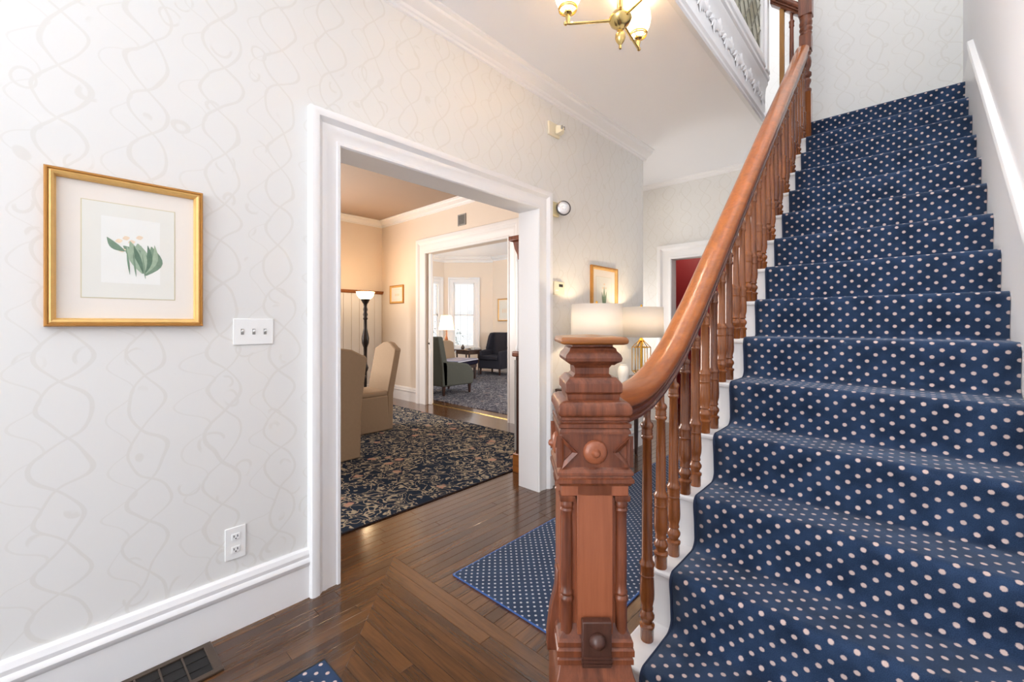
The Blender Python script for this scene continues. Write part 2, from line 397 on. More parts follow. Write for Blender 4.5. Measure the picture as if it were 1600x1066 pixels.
# dining room shell
IX0, IX1, IZ, YI = -5.90, -4.02, 2.52, 4.28
wf = MB().box(-7.42, IX0, YI, YI+.14, 0, 3.27).box(IX0, IX1, YI, YI+.14, IZ, 3.27).box(IX1, XD, YI, YI+.14, 0, 3.27).build('wall_dining', 'wall_cream')
struct(wf, 'peach cream dining room wall with a cased opening')
struct(MB().box(-7.42, XD, -4.62, -4.5, 0, 3.27).build('wall_dining_street', 'wall_cream'), 'cream dining room wall on the street side')
ww = struct(MB().box(-7.42, -7.3, -4.5, YI, 0, 3.27).build('wall_wainscot', 'wall_cream'), 'cream wall with white boarding behind the floor lamp')
for i in range(22):
    MB().box(-7.3, -7.288, YI-.012-.15*(i+1)+.004, YI-.012-.15*i-.004, .22, 1.90).build('board', 'trim_white', ww, bevel=.003, seg=1)
MB().poly([(-7.3, 0, 1.90), (-7.27, 0, 1.90), (-7.25, 0, 1.93), (-7.24, 0, 1.955), (-7.3, 0, 1.955)], (0, YI, 0)).build('plate_rail', 'orange_wood', ww)
# living room shell with bay
C0 = Vector((-9.86, 7.77)); C1 = Vector((-8.82, 8.73))
struct(MB().box(-8.82, -3.43, 8.73, 8.85, 0, 3.27).build('wall_sitting', 'wall_cream'), 'cream sitting room wall behind the navy wing chair')
struct(MB().box(-3.55, -3.43, 4.42, 8.73, 0, 3.27).build('wall_sitting_side', 'wall_cream'), 'cream sitting room side wall')
# ceilings
struct(MB().box(XW, -1.04, -4.5, YBK, ZC, ZC+.1).box(-3.3, XW, 4.42, YBK, ZC, ZC+.1).box(-1.03, XR, -4.5, .4, ZC, ZC+.1).build('ceiling', 'ceiling_white'), 'smooth white hall ceiling', 'ceiling')
struct(MB().box(-1.03, -.764, 4.72, YBK, ZC, ZC+.1).build('ceiling_landing', 'ceiling_white'), 'white ceiling under the stair landing', 'ceiling')
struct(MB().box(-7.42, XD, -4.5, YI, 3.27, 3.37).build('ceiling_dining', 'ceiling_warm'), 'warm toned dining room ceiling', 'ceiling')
struct(MB().box(-10.2, -3.43, YI+.14, 9.2, 3.27, 3.37).build('ceiling_sitting', 'ceiling_white'), 'white sitting room ceiling', 'ceiling')
struct(MB().box(-3.4, -.8, YBK+.14, 7.3, ZC, ZC+.1).build('ceiling_red_room', 'ceiling_white'), 'ceiling of the red room', 'ceiling')
struct(MB().box(-3.0, XR+.12, -2, YL+.12, 6.4, 6.5).build('ceiling_upper', 'ceiling_white'), 'ceiling of the upper stair hall', 'ceiling')
struct(MB().box(-3.0, -1.07, -2, 4.72, ZC+.1, 3.78).build('floor_upper', 'oak_floor'), 'upper floor beside the stairwell', 'floor')
struct(MB().box(-3.1, -3.0, -2, YL, ZC+.1, 6.4).build('wall_upper', 'wall_plain'), 'pale wall of the upper hall')

# trims ------------------------------------------------------------
CAS = [(0, 0), (0, .018), (.006, .026), (.018, .026), (.022, .018), (.06, .020), (.075, .026), (.088, .024), (.098, .034), (.108, .046), (.128, .05), (.14, .046), (.145, .036), (.145, 0)]
def casing(name, label, P, a0, a1, ztop, prof=CAS, z0=0., scale=1.):
    """P(a, z, d) -> world point; a along the wall, d proud of it"""
    rings = []
    for (a, z, ma, mz) in ((a0, z0, -1, 0), (a0, ztop, -1, 1), (a1, ztop, 1, 1), (a1, z0, 1, 0)):
        rings.append([P(a+ma*w_*scale, z+mz*w_*scale, d) for w_, d in prof])
    o = MB().sweep(rings).build(name, 'trim_white', smooth=28)
    return struct(o, label, 'trim')
c1 = casing('trim_1', 'white moulded casing around the wide dining room opening', lambda a, z, d: (XW+d, a, z), YA, YB, ZD, scale=1.12)
casing('trim_2', 'white casing on the dining side of the wide opening', lambda a, z, d: (XD-d, a, z), YA, YB, ZD)
casing('trim_3', 'white moulded casing around the doorway to the red room', lambda a, z, d: (a, YBK-d, z), BX0, BX1, BZ, scale=1.35)
casing('trim_4', 'white moulded casing around the sitting room opening', lambda a, z, d: (a, YI-d, z), IX0, IX1, IZ, scale=1.7)
BASE = [(0, 0), (.022, 0), (.022, .155), (.030, .165), (.034, .18), (.030, .192), (.024, .198), (.026, .215), (.018, .235), (.008, .242), (0, .242)]
def run_y(prof, X, sgn, y0, y1, z=0.): return MB().sweep([[(X+sgn*d, y, z+h) for d, h in prof] for y in (y0, y1)])
def run_x(prof, Y, sgn, x0, x1, z=0.): return MB().sweep([[(x, Y+sgn*d, z+h) for d, h in prof] for x in (x0, x1)])
def trim(mb, name, label): return struct(mb.build(name, 'trim_white', smooth=28), label, 'trim')
trim(run_y(BASE, XW, 1, -4.5, YA-.16), 'baseboard_left', 'tall white moulded baseboard under the framed botanical print')
trim(run_y(BASE, XW, 1, YB+.16, 4.55), 'baseboard_left', 'tall white baseboard behind the half-round table')
trim(run_x(BASE, YBK, -1, -3.3, BX0-.2), 'baseboard_back', 'white baseboard left of the red room doorway')
trim(run_x(BASE, YI, -1, -7.3, IX0-.25), 'baseboard_dining', 'white baseboard under the small dining room picture')
trim(run_x(BASE, YI, -1, IX1+.25, XD), 'baseboard_dining', 'white baseboard right of the sitting room opening')
trim(run_y(BASE, -7.3, 1, -2, YI), 'baseboard_wainscot', 'white baseboard below the boarded dining wall')
trim(run_x(BASE, 8.73, -1, -8.8, -3.55), 'baseboard_sitting', 'white baseboard behind the navy wing chair')
CROWN = [(0, 0), (.11, 0), (.11, -.012), (.09, -.022), (.085, -.04), (.06, -.058), (.03, -.07), (.022, -.085), (.012, -.09), (.012, -.11), (0, -.115)]
trim(run_y(CROWN, XW, 1, -4.5, 4.60, ZC), 'trim_5', 'white crown moulding along the left hall wall')
trim(run_x([(d*.5, h*.5) for d, h in CROWN], YBK, -1, -3.3, -.74, ZC), 'trim_6', 'slim white crown moulding over the back doorway')
trim(run_x(CROWN, YI, -1, -7.3, XD, 3.27), 'trim_7', 'white crown moulding over the sitting room opening')
trim(run_y(CROWN, -7.3, 1, -2, YI, 3.27), 'trim_8', 'white crown moulding above the floor lamp')
trim(run_x(CROWN, 8.73, -1, -8.82, -3.55, 3.27), 'trim_9', 'crown moulding in the sitting room')
BRS = MB().box(IX0, IX1, YI+.10, YI+.135, 0, .008).build('threshold_strip', 'brass', bevel=.002); tag(BRS, 'shiny brass strip across the sitting room threshold', 'threshold')

# ------------------------------------------------------------------ windows of the bay
def window(name, label, a, d, nrm, wd, z0, z1):
    """a: left end on wall face, d: unit along, nrm: unit into room"""
    a = Vector((a[0], a[1], 0)); d = Vector((d[0], d[1], 0)); nrm = Vector((nrm[0], nrm[1], 0))
    root = thing(name, label, 'window'); root['kind'] = 'structure'
    def P(u, z, k): q = a+d*u+nrm*k; return (q.x, q.y, z)
    def slab(u0, u1, z0_, z1_, k0, k1, nm, m, par=root):
        mb = MB(); mb.add([P(u0,z0_,k0),P(u1,z0_,k0),P(u1,z0_,k1),P(u0,z0_,k1),P(u0,z1_,k0),P(u1,z1_,k0),P(u1,z1_,k1),P(u0,z1_,k1)],
               [(0,3,2,1),(4,5,6,7),(0,1,5,4),(1,2,6,5),(2,3,7,6),(3,0,4,7)]); return mb.build(nm, m, par)
    rings = []
    for (u, z, mu, mz) in ((0, z0, -1, 0), (0, z1, -1, 1), (wd, z1, 1, 1), (wd, z0, 1, 0)):
        rings.append([P(u+mu*w_*1.1, z+mz*w_*1.1, k) for w_, k in CAS])
    MB().sweep(rings).build('casing', 'trim_white', root, smooth=28)
    slab(-.18, wd+.18, z0-.05, z0, -.02, .08, 'sill', 'trim_white'); slab(-.15, wd+.15, z0-.16, z0-.05, 0, .02, 'apron', 'trim_white')
    zm = (z0+z1)/2
    for (za, zb, k) in ((z0, zm+.02, -.05), (zm-.02, z1, -.09)):
        fr = MB()
        sash = slab(0, .04, za, zb, k, k+.035, 'sash', 'trim_white')
        for q in ((wd-.04, wd, za, zb), (0, wd, za, za+.045), (0, wd, zb-.045, zb)): slab(*q, k, k+.035, 'sash_bar', 'trim_white', sash)
        slab(.04, wd-.04, za+.045, zb-.045, k+.012, k+.018, 'pane', 'window_glass', sash)
    mb = MB(); z = z0+.05
    while z < z1-.05:
        p = [P(.045, z, -.012), P(wd-.045, z, -.012), P(wd-.045, z+.022, .012), P(.045, z+.022, .012)]
        mb.add(p+[(x, y, zz+.002) for x, y, zz in p], [(0,1,2,3),(7,6,5,4),(0,4,5,1),(1,5,6,2),(2,6,7,3),(3,7,4,0)]); z += .038
    b = mb.build('blind_slats', 'blind_white', root); b['kind'] = 'stuff'
    slab(.02, wd-.02, z1-.05, z1, -.02, .03, 'blind_rail', 'blind_white')
    for u in (.2, wd-.2): slab(u-.003, u+.003, z0+.04, z1-.04, .012, .015, 'blind_cord', 'slot_grey')
    return root
dC = (C1-C0).normalized(); nC = Vector((dC.y, -dC.x)); LC = (C1-C0).length
WC0, WCW, WZ0, WZ1 = .28, .60, .68, 2.53
def wallseg(mb, A, d, n, u0, u1, z0, z1, th=.12):
    a = A+d*u0; b = A+d*u1; c = b-n*th; e = a-n*th
    mb.add([(q.x, q.y, z) for z in (z0, z1) for q in (a, b, c, e)], [(0,3,2,1),(4,5,6,7),(0,1,5,4),(1,2,6,5),(2,3,7,6),(3,0,4,7)])
mb = MB()
for q in ((0, WC0, 0, 3.27), (WC0+WCW, LC, 0, 3.27), (WC0, WC0+WCW, 0, WZ0), (WC0, WC0+WCW, WZ1, 3.27)): wallseg(mb, C0, dC, nC, *q)
struct(mb.build('wall_bay', 'wall_cream'), 'angled bay wall of the far sitting room')
window('window_1', 'tall sash window with white blind in the angled bay wall', C0+dC*WC0, dC, nC, WCW, WZ0, WZ1)
dL = Vector((0, 1)); nL = Vector((1, 0)); L0 = Vector((-9.86, 4.42)); LL = 7.77-4.42
WL0 = 2.42
mb = MB()
for q in ((0, WL0, 0, 3.27), (WL0+.72, LL, 0, 3.27), (WL0, WL0+.72, 0, WZ0), (WL0, WL0+.72, WZ1, 3.27)): wallseg(mb, L0, dL, nL, *q)
struct(mb.build('wall_bay_side', 'wall_cream'), 'left bay wall of the far sitting room')
window('window_2', 'sash window half hidden by the left edge of the sitting room opening', L0+dL*WL0, dL, nL, .72, WZ0, WZ1)
# crown of the bay
rings = []
for q in (L0, C0, C1):
    n_ = nL if q is L0 else ((nL+nC).normalized()/((nL+nC).normalized().dot(nC)) if q is C0 else (nC+Vector((0,-1))).normalized()/((nC+Vector((0,-1))).normalized().dot(nC)))
    rings.append([(q.x+n_.x*d*1.3, q.y+n_.y*d*1.3, 3.27+h*1.3) for d, h in CROWN])
struct(MB().sweep(rings).build('trim_10', 'trim_white', smooth=28), 'crown moulding following the bay', 'trim')
# garden foliage outside the bay windows
rb = random.Random(3)
for k, (x, y, r) in enumerate(((-12.6, 9.9, .75), (-11.6, 11.4, .6), (-13.6, 8.0, .8))):
    mb = MB()
    for i in range(160):
        v = Vector((rb.gauss(0, 1), rb.gauss(0, 1), rb.gauss(0, 1))).normalized()*r*rb.uniform(.55, 1)
        s_ = .09; u_ = Vector((rb.gauss(0,1), rb.gauss(0,1), rb.gauss(0,1))).normalized(); t_ = v.cross(u_).normalized()
        p = Vector((x, y, .75))+v
        mb.add([p-u_*s_, p+t_*s_*.5, p+u_*s_, p-t_*s_*.5+v.normalized()*.02], [(0,1,2,3)])
    mb.lathe([(.05, -.3), (.04, .75)], x, y, 8)
    tag(mb.build('shrub', 'foliage'), ['blurred green shrub outside the bay window blind', 'green shrub outside, right of the bay window', 'green shrub outside the half hidden window'][k], 'shrub')

# ------------------------------------------------------------------ staircase
stair = thing('staircase', 'steep white painted staircase under a dotted navy carpet', 'staircase', (-.2, 1.3, 0))
def SB(mb, name, m, **k):
    o = mb.build(name, m, stair, **k); o.location = (.2, -1.3, 0); return o
for n in range(1, 15):
    y0 = ny(n)+.022; y1 = ny(n+1)+.03
    SB(MB().box(-.742, XR-.004, y0, y1, max(0, RISE*(n-1)-.15), RISE*n-.034), 'riser', 'trim_white')
    SB(MB().box(-.755, XR-.004, ny(n)+.006, y1, RISE*n-.034, RISE*n-.010), 'tread', 'trim_white', bevel=.009, seg=3)
SB(MB().box(-.742, XR-.004, ny(15)+.01, YL-.002, 3.0, RISE*15-.010), 'landing', 'trim_white')
pts = [(-.742, ny(1)+.03, 0)]
for n in range(1, 15): pts += [(-.742, ny(n)+.03, RISE*n-.036), (-.742, ny(n+1)+.03, RISE*n-.036)]
pts += [(-.742, ny(15)+.03, 3.0), (-.742, ny(15)+.03, 0)]
SB(MB().poly(pts, (-.02, 0, 0)), 'side_panel', 'trim_white')
# wall string
slope = RISE/RUN
zt = lambda y: 1.318+.46+.83*(y-2.576)
SB(MB().poly([(XR, 1.2, 0), (XR, 1.2, zt(1.2)), (XR, 4.5, zt(4.5)), (XR, 4.53, 3.3), (XR, YL, 3.3), (XR, YL, 3.1), (XR, 4.6, 2.8), (XR, 1.7, 0)], (-.022, 0, 0)), 'wall_string', 'trim_white', bevel=.004)
SB(MB().sweep([[(XR-d, y, zt(y)+h) for d, h in ((0, -.05), (.026, -.05), (.03, -.03), (.026, -.012), (.032, 0), (.028, .014), (0, .018))] for y in (1.2, 4.5)]), 'string_moulding', 'trim_white')
# carpet profile
def profile():
    p = []
    def arc(cy, cz, r, a0, a1, k):
        for i in range(k+1):
            a = math.radians(a0+(a1-a0)*i/k); p.append((cy+r*math.cos(a), cz+r*math.sin(a)))
    p.append((ny(1)+.016, .002))
    for n in range(1, 16):
        z = RISE*n; y = ny(n)
        rr = .030; fil = .045 if n < 6 else .02
        p.append((y+.008, z-RISE*.45)) ; p.append((y, z-rr-.01))
        arc(y+rr, z-rr, rr, 180, 90, 6)
        if n < 15:
            yn = ny(n+1)+.014
            p.append((y+rr+(yn-y-rr-fil)*.5, z-.001))
            arc(yn-fil, z+fil, fil, -90, -8, 6)
    p.append((YL-.004, RISE*15))
    return p
prof = profile(); arcl = [0.]
for i in range(1, len(prof)): arcl.append(arcl[-1]+math.dist(prof[i], prof[i-1]))
XS0, XS1, NX = -.643, XR-.024, 8
vv = []; ff = []; uvs = []
for i, (y, z) in enumerate(prof):
    for k in range(NX+1):
        x = XS0+(XS1-XS0)*k/NX; vv.append((x, y, z)); uvs.append((x+.62, arcl[i]))
for i in range(len(prof)-1):
    for k in range(NX): a = i*(NX+1)+k; ff.append((a, a+1, a+NX+2, a+NX+1))
me = bpy.data.meshes.new('stair_carpet'); me.from_pydata(vv, [], ff); ul = me.uv_layers.new(name='UVMap')
for l in me.loops: ul.data[l.index].uv = uvs[l.vertex_index]
for p in me.polygons: p.use_smooth = True
me.materials.append(MATS['stair_carpet'])
sc = bpy.data.objects.new('stair_carpet', me); C.objects.link(sc)
so = sc.modifiers.new('pile', 'SOLIDIFY'); so.thickness = .009; so.offset = -1
tag(sc, 'navy stair carpet with rows of small pinkish dots', 'carpet')
mb = MB(); mb.tube([(XS0-.001, y, z-.004) for y, z in prof], .0055, 6)
mb.build('bound_edge', 'binding_navy', sc, smooth=60)

# ------------------------------------------------------------------ balustrade
XB = -.695
bal = thing('stair_balustrade', 'turned brown wood balusters under a polished orange-brown handrail', 'balustrade', (XB, 1.3, 0))
def rail_line(y): return 1.268+.888*(y-1.857)
ctrl = [(1.12, 1.030), (1.26, 1.028), (1.36, 1.033), (1.46, 1.052), (1.56, 1.090), (1.66, 1.142), (1.76, 1.205), (1.86, 1.282), (1.98, 1.378), (2.12, rail_line(2.12)), (2.4, rail_line(2.4)), (3.2, rail_line(3.2)), (4.66, rail_line(4.66))]
def rz_at(y):
    for (a, b), (c, d) in zip(ctrl, ctrl[1:]):
        if y <= c: return b+(d-b)*(y-a)/(c-a)
    return rail_line(y)
def rail_sweep(sec):
    rings = []
    for i, (y, z) in enumerate(ctrl):
        a = ctrl[max(0, i-1)]; b = ctrl[min(len(ctrl)-1, i+1)]; t = Vector((b[0]-a[0], b[1]-a[1])).normalized(); nn = Vector((-t.y, t.x))
        rings.append([(q[0], y-1.3+nn.x*q[1], z+nn.y*q[1]) for q in sec])
    return MB().sweep(rings)
half = [(.040, .052), (.049, .060), (.052, .075), (.049, .095), (.036, .110), (.018, .117)]
sec = half+[(-x, z) for x, z in reversed(half)]
hr = rail_sweep(sec).build('handrail', 'rail_wood', bal, smooth=50)
hl = [(.020, 0), (.034, .002), (.036, .012), (.028, .018), (.030, .026), (.040, .032), (.040, .040), (.034, .044), (.038, .056)]
sec2 = hl+[(-x, z) for x, z in reversed(hl)]
rail_sweep(sec2).build('rail_moulding', 'rail_dark', hr, smooth=40)
def baluster_mesh(L):
    p = [(.022, 0), (.0235, .004), (.0235, .046), (.027, .05), (.027, .058), (.018, .064), (.02, .072), (.0265, .085), (.0265, .094), (.019, .106), (.017, .110), (.022, .114), (.022, .12),
         (.020, .126), (.0255, .15), (.0265, .17), (.0245, .225), (.0235, .235), (.0255, .238), (.0235, .243), (.0255, .248), (.0235, .253), (.0255, .258), (.0235, .264), (.027, .272), (.0275, .28), (.021, .288), (.0195, .30)]
    t = L-.135
    p += [(.0185, (t+.3)/2), (.016, t-.006), (.021, t), (.0225, t+.008), (.019, t+.013), (.0205, t+.018), (.0185, t+.022), (.0205, t+.027), (.0185, t+.032), (.0205, t+.038), (.0235, t+.046), (.0205, t+.055), (.013, t+.062), (.0125, t+.08), (.0145, L)]
    return MB().lathe(p, n=14)
bmesh_cache = {}
def baluster(y, z0, x=XB, parent=bal, ztop=None):
    L = round((ztop if ztop is not None else rz_at(y)+.012)-z0, 3)
    if L not in bmesh_cache:
        o = baluster_mesh(L).build('baluster', 'baluster_wood', parent, smooth=50); bmesh_cache[L] = o.data
    else: o = inst(bmesh_cache[L], 'baluster', parent)
    o.location = Vector((x, y, z0))-parent.location
    return o
baluster(1.475, RISE-.010)
for n in range(2, 15):
    for k in (0, 1): baluster(ny(n)+.032+k*RUN/2, RISE*n-.010)

# ------------------------------------------------------------------ newel post
nw = thing('newel_post', 'massive carved square newel post with stepped cap at the stair foot', 'newel post', (-.705, 1.105, 0), math.radians(42.7))
def N_(mb, name, m='newel_wood', par=nw, **k): return mb.build(name, m, par, **k)
k_ = .94
def st(pr): return MB().stack([(h*k_, z) for h, z in pr])
N_(st([(.088, 1.290), (.100, 1.294), (.102, 1.304), (.096, 1.312), (.01, 1.318)]), 'cap', 'orange_wood', bevel=.003)
N_(st([(.062, 1.290), (.062, 1.284), (.070, 1.279), (.072, 1.272), (.082, 1.262), (.086, 1.252), (.084, 1.243), (.072, 1.236), (.066, 1.231)]), 'neck_moulding', smooth=30)
N_(st([(.060, 1.232), (.053, 1.222), (.052, 1.205), (.060, 1.196)]), 'neck')
N_(st([(.070, 1.197), (.084, 1.182), (.086, 1.178), (.086, 1.155), (.080, 1.150), (.078, 1.131)]), 'shoulder', bevel=.002)
N_(st([(.092, 1.133), (.104, 1.126), (.110, 1.115), (.111, 1.100), (.106, 1.092), (.098, 1.089)]), 'cornice', bevel=.003)
N_(st([(.098, 1.092), (.102, 1.088), (.102, 1.080), (.096, 1.077), (.096, 1.073), (.107, 1.070), (.107, 1.060), (.101, 1.057), (.104, 1.052), (.106, 1.048), (.106, 1.042), (.094, 1.040)]), 'cornice_moulding')
fz = N_(MB().box(-.095, .095, -.095, .095, .935, 1.045), 'frieze_block', bevel=.003)
# boss and carved triangles on each face
def faces4():
    for q in range(4): yield Matrix.Rotation(q*PI/2, 4, 'Z')
bm_boss = MB().lathe([(.034, 0), (.034, .004), (.030, .010), (.020, .015), (.013, .016), (.011, .020), (.007, .026), (.001, .028)], n=20)
bo = N_(bm_boss, 'boss', par=fz, m='newel_panel', smooth=35); bo.rotation_euler = (PI/2, 0, 0); bo.location = (0, -.095, .992)
for q in (1, 2, 3):
    c = bo.copy(); C.objects.link(c); c.parent = fz; R = Matrix.Rotation(q*PI/2, 4, 'Z'); c.matrix_basis = R @ Matrix.Translation((0, -.095, .992)) @ Matrix.Rotation(PI/2, 4, 'X')
tri = MB()
def tri_frame(mb, s, off=0.):
    A = [(s*.094, 1.036), (s*.094, .948), (s*.050, .992)]; cz = (s*.080, .992)
    B = [((a[0]-cz[0])*.55+cz[0], (a[1]-cz[1])*.55+cz[1]) for a in A]
    Ff = [(x, -.096-.011, z) for x, z in A]; Bf = [(x, -.096-.004, z) for x, z in B]; F0 = [(x, -.094, z) for x, z in A]; B0 = [(x, -.094, z) for x, z in B]
    mb.add(Ff+Bf+F0+B0, [(i, (i+1)%3, 3+(i+1)%3, 3+i) for i in range(3)]+[(i, (i+1)%3, 6+(i+1)%3, 6+i) for i in range(3)]+[(3+i, 3+(i+1)%3, 9+(i+1)%3, 9+i) for i in range(3)])
t1 = MB(); tri_frame(t1, 1); t2 = MB(); tri_frame(t2, -1)
for t_ in (t1, t2):
    o = N_(t_, 'carved_triangle', par=fz)
    for q in (1, 2, 3):
        c = o.copy(); C.objects.link(c); c.parent = fz; c.rotation_euler = (0, 0, q*PI/2)
N_(st([(.098, .952), (.106, .944), (.112, .936), (.112, .929), (.106, .926), (.108, .921), (.114, .918), (.114, .908), (.108, .905), (.104, .898), (.096, .895)]), 'lower_moulding')
# shaft: cruciform core with colonettes in the recessed corners
core = MB().box(-.050, .050, -.094, .094, .40, .90).box(-.094, .094, -.050, .050, .40, .90).box(-.078, .078, -.078, .078, .40, .90).box(-.094, .094, -.094, .094, .868, .90)
N_(core, 'shaft', 'newel_panel', bevel=.002)
col = MB().stack([(.019, .853), (.021, .858), (.021, .869)]).lathe([(.017, .853), (.018, .845), (.019, .838), (.016, .832), (.019, .826), (.0165, .820), (.0155, .80), (.0165, .70), (.016, .62), (.015, .600), (.018, .596), (.018, .590), (.015, .586), (.019, .581), (.020, .574), (.017, .568), (.0165, .552), (.0165, .52), (.018, .46)], n=14)
co = N_(col, 'colonette', 'newel_wood', smooth=45); co.location = (-.077, -.077, 0)
for sx, sy in ((1, -1), (1, 1), (-1, 1)):
    c = co.copy(); C.objects.link(c); c.parent = nw; c.location = (sx*.077, sy*.077, 0)
# flared skirt, base mouldings and plaques
N_(st([(.098, .40), (.112, .405), (.112, .418), (.106, .424), (.114, .428), (.114, .444), (.107, .45), (.111, .454), (.111, .466), (.104, .474), (.098, .478)]), 'base_moulding', 'newel_wood')
N_(st([(.118, 0), (.118, .36), (.112, .372), (.104, .41)]), 'plinth', bevel=.003)
sk = MB().stack([(.100, .474), (.094, .482), (.080, .50), (.066, .52)])
N_(sk, 'flared_skirt', smooth=30)
pq = N_(MB().poly([(-.040, -.100, .535), (.040, -.100, .535), (.040, -.100, .41), (-.040, -.100, .41)], (0, -.024, 0)), 'plaque', 'plaque_wood', bevel=.003)
fin = MB().lathe([(.020, 0), (.022, .004), (.021, .012), (.014, .020), (.008, .024), (.001, .026)], n=14)
bo2 = N_(fin, 'knob', 'plaque_wood', par=pq, smooth=35); bo2.location = (0, -.124, .488); bo2.rotation_euler = (PI/2, 0, 0)
gr = MB()
for i in range(3): gr.box(-.041, .041, -.127, -.12, .418+i*.010, .423+i*.010)
N_(gr, 'plaque_groove', 'plaque_wood', par=pq)
br = MB().poly([(-.10, -.020, .62), (-.104, -.020, .56), (-.118, -.020, .50), (-.128, -.020, .42), (-.128, -.020, .38), (-.09, -.020, .38), (-.09, -.020, .62)], (0, .04, 0))
N_(br, 'scroll_bracket', bevel=.004)

# landing newel and upper flight rail
ln = thing('landing_newel', 'turned dark brown newel post where the handrail ends at the landing', 'newel post', (-.685, 4.71, 3.0))
MB().stack([(.045, 0), (.045, .455), (.040, .462)]).build('lower_block', 'baluster_wood', ln, bevel=.003)
MB().lathe([(.038, .46), (.044, .47), (.044, .49), (.028, .505), (.03, .53), (.042, .56), (.042, .575), (.028, .595), (.045, .615), (.045, .64), (.028, .655), (.028, .675), (.04, .70), (.045, .74), (.04, .775), (.028, .80), (.042, .815), (.042, .835), (.036, .85)], n=18).build('turned_shaft', 'newel_wood', ln, smooth=45)
MB().stack([(.046, .845), (.046, .985)]).build('rail_block', 'newel_wood', ln, bevel=.003)
MB().lathe([(.038, .98), (.048, .992), (.05, 1.005), (.042, 1.02), (.05, 1.035), (.052, 1.05), (.042, 1.068), (.05, 1.085), (.052, 1.105), (.045, 1.125), (.05, 1.14), (.048, 1.165)], n=18).build('turned_rings', 'newel_wood', ln, smooth=45)
MB().stack([(.052, 1.16), (.052, 1.48), (.062, 1.49), (.062, 1.51), (.05, 1.525)]).build('upper_block', 'newel_wood', ln, bevel=.003)
MB().lathe([(.03, 1.52), (.048, 1.545), (.05, 1.57), (.03, 1.60), (.002, 1.61)], n=18).build('finial', 'dark_wood', ln, smooth=45)
ub = thing('upper_balustrade', 'short brown balustrade rising left from the landing newel', 'balustrade', (-.74, 4.71, 3.2))
def zup(x): return 4.19+(-.735-x)*.95
rings = []
for x in (-.735, -.965): rings.append([(x+.74, q[0], zup(x)-3.2+q[1]*1.05) for q in sec2+[]])
MB().sweep(rings).build('rail_moulding', 'rail_dark', ub, smooth=40)
rings = [[(x+.74, q[0], zup(x)-3.2+q[1]*1.05) for q in sec] for x in (-.735, -.965)]
MB().sweep(rings).build('handrail', 'newel_wood', ub, smooth=50)
for i, x in enumerate((-.795,)):
    b = baluster(4.71, 3.30+.2*max(0, i-1), x, ub, round(zup(x)+.01, 3)); b.data = b.data.copy(); b.data.materials[0] = MATS['newel_wood']
tag(MB().stack([(.019, 3.28), (.019, 4.33)], -.872, 4.71).build('square_post', 'post_tan', bevel=.003), 'plain tan square post beside the white frame on the upper flight', 'post')
# fascia of the stairwell with raised ornament
fa = thing('stairwell_fascia', 'white plaster frieze with raised leaf ornament along the stairwell edge', 'frieze', (-1.03, 3.0, ZC)); fa['kind'] = 'structure'
FP = [(-.02, -.025), (.012, -.025), (.02, -.01), (.012, .005), (.010, .03), (.02, .05), (.008, .07), (-.002, .14), (-.002, .30), (.006, .37), (.022, .40), (.022, .425), (.036, .44), (.036, .47), (.028, .485), (.04, .50), (.04, .525), (-.02, .53)]
MB().sweep([[(d, y-3.0, h) for d, h in FP] for y in (.4, 4.80)]).build('frieze_moulding', 'plaster_white', fa, smooth=30)
def leafmesh():
    mb = MB()
    for k in range(5):
        a = math.radians(-60+30*k+90); L = .085 if k % 2 == 0 else .07
        pts = []; 
        for i in range(7):
            t = i/6; wd = .022*math.sin(PI*min(1, t*1.05))**.7*(1-.3*t)
            pts.append((t*L, wd))
        o = []
        for t_, wd in pts:
            for s_, h in ((-1, 0), (-.5, .010), (0, .016), (.5, .010), (1, 0)):
                u = t_; v = wd*s_; yy = u*math.cos(a)-v*math.sin(a); zz = u*math.sin(a)+v*math.cos(a)
                o.append((h+.002+.012*math.sin(PI*u/L), yy, zz))
        f = [(i*5+j, i*5+j+1, i*5+5+j+1, i*5+5+j) for i in range(6) for j in range(4)]
        mb.add(o, f)
    mb.ball((.006, 0, 0), .02, 10, 6)
    return mb
lo = leafmesh().build('leaf_ornament', 'plaster_white', fa, smooth=60); lo.location = (-.002, 2.0-3.0, .24); lo.scale = (.5, 1.3, 1.3)
for i in range(1, 20):
    c = lo.copy(); C.objects.link(c); c.parent = fa; c.location = (-.002, 2.0+i*.14-3.0, .24+(0.02 if i % 2 else -.02)); c.rotation_euler = (PI if i % 2 else 0, 0, 0)
# leaded glass screen standing on the upper floor edge
ls = thing('leaded_screen', 'white framed leaded glass screen above the stairwell frieze', 'screen', (-1.03, 3.62, 3.835))
X0 = 0.
def LB(mb, nm, m, **k): return mb.build(nm, m, ls, **k)
LB(MB().box(-.03, .03, -1.2, 1.02, -.01, .06), 'bottom_rail', 'trim_white', bevel=.004)
for y in (-1.2, -.12, .96): LB(MB().box(-.028, .028, y, y+.1, .06, 1.5), 'stile', 'trim_white', bevel=.004)
LB(MB().box(-.03, .03, -1.2, 1.06, 1.5, 1.57), 'top_rail', 'trim_white', bevel=.004)
for a, b in ((-1.1, -.12), (-.02, .96)):
    g = LB(MB().box(-.003, .003, a, b, .06, 1.5), 'glass', 'leaded_glass')
    cw, ch = (b-a)/5, .24; mb = MB()
    for i in range(-8, 9):
        for sg in (1, -1):
            pp = []
            y0_, z0_ = a+i*cw, .06
            # line y = y0 + sg*cw/ch*(z-z0) clipped to the panel
            ts = [(y0_+sg*cw/ch*(z-z0_), z) for z in [ .06+1.44*q/60 for q in range(61)]]
            ts = [t for t in ts if a <= t[0] <= b]
            if len(ts) > 2: mb.tube([(.004, ts[0][0], ts[0][1]), (.004, ts[-1][0], ts[-1][1])], .006, 5)
    o = mb.build('lead_came', 'lead', g)
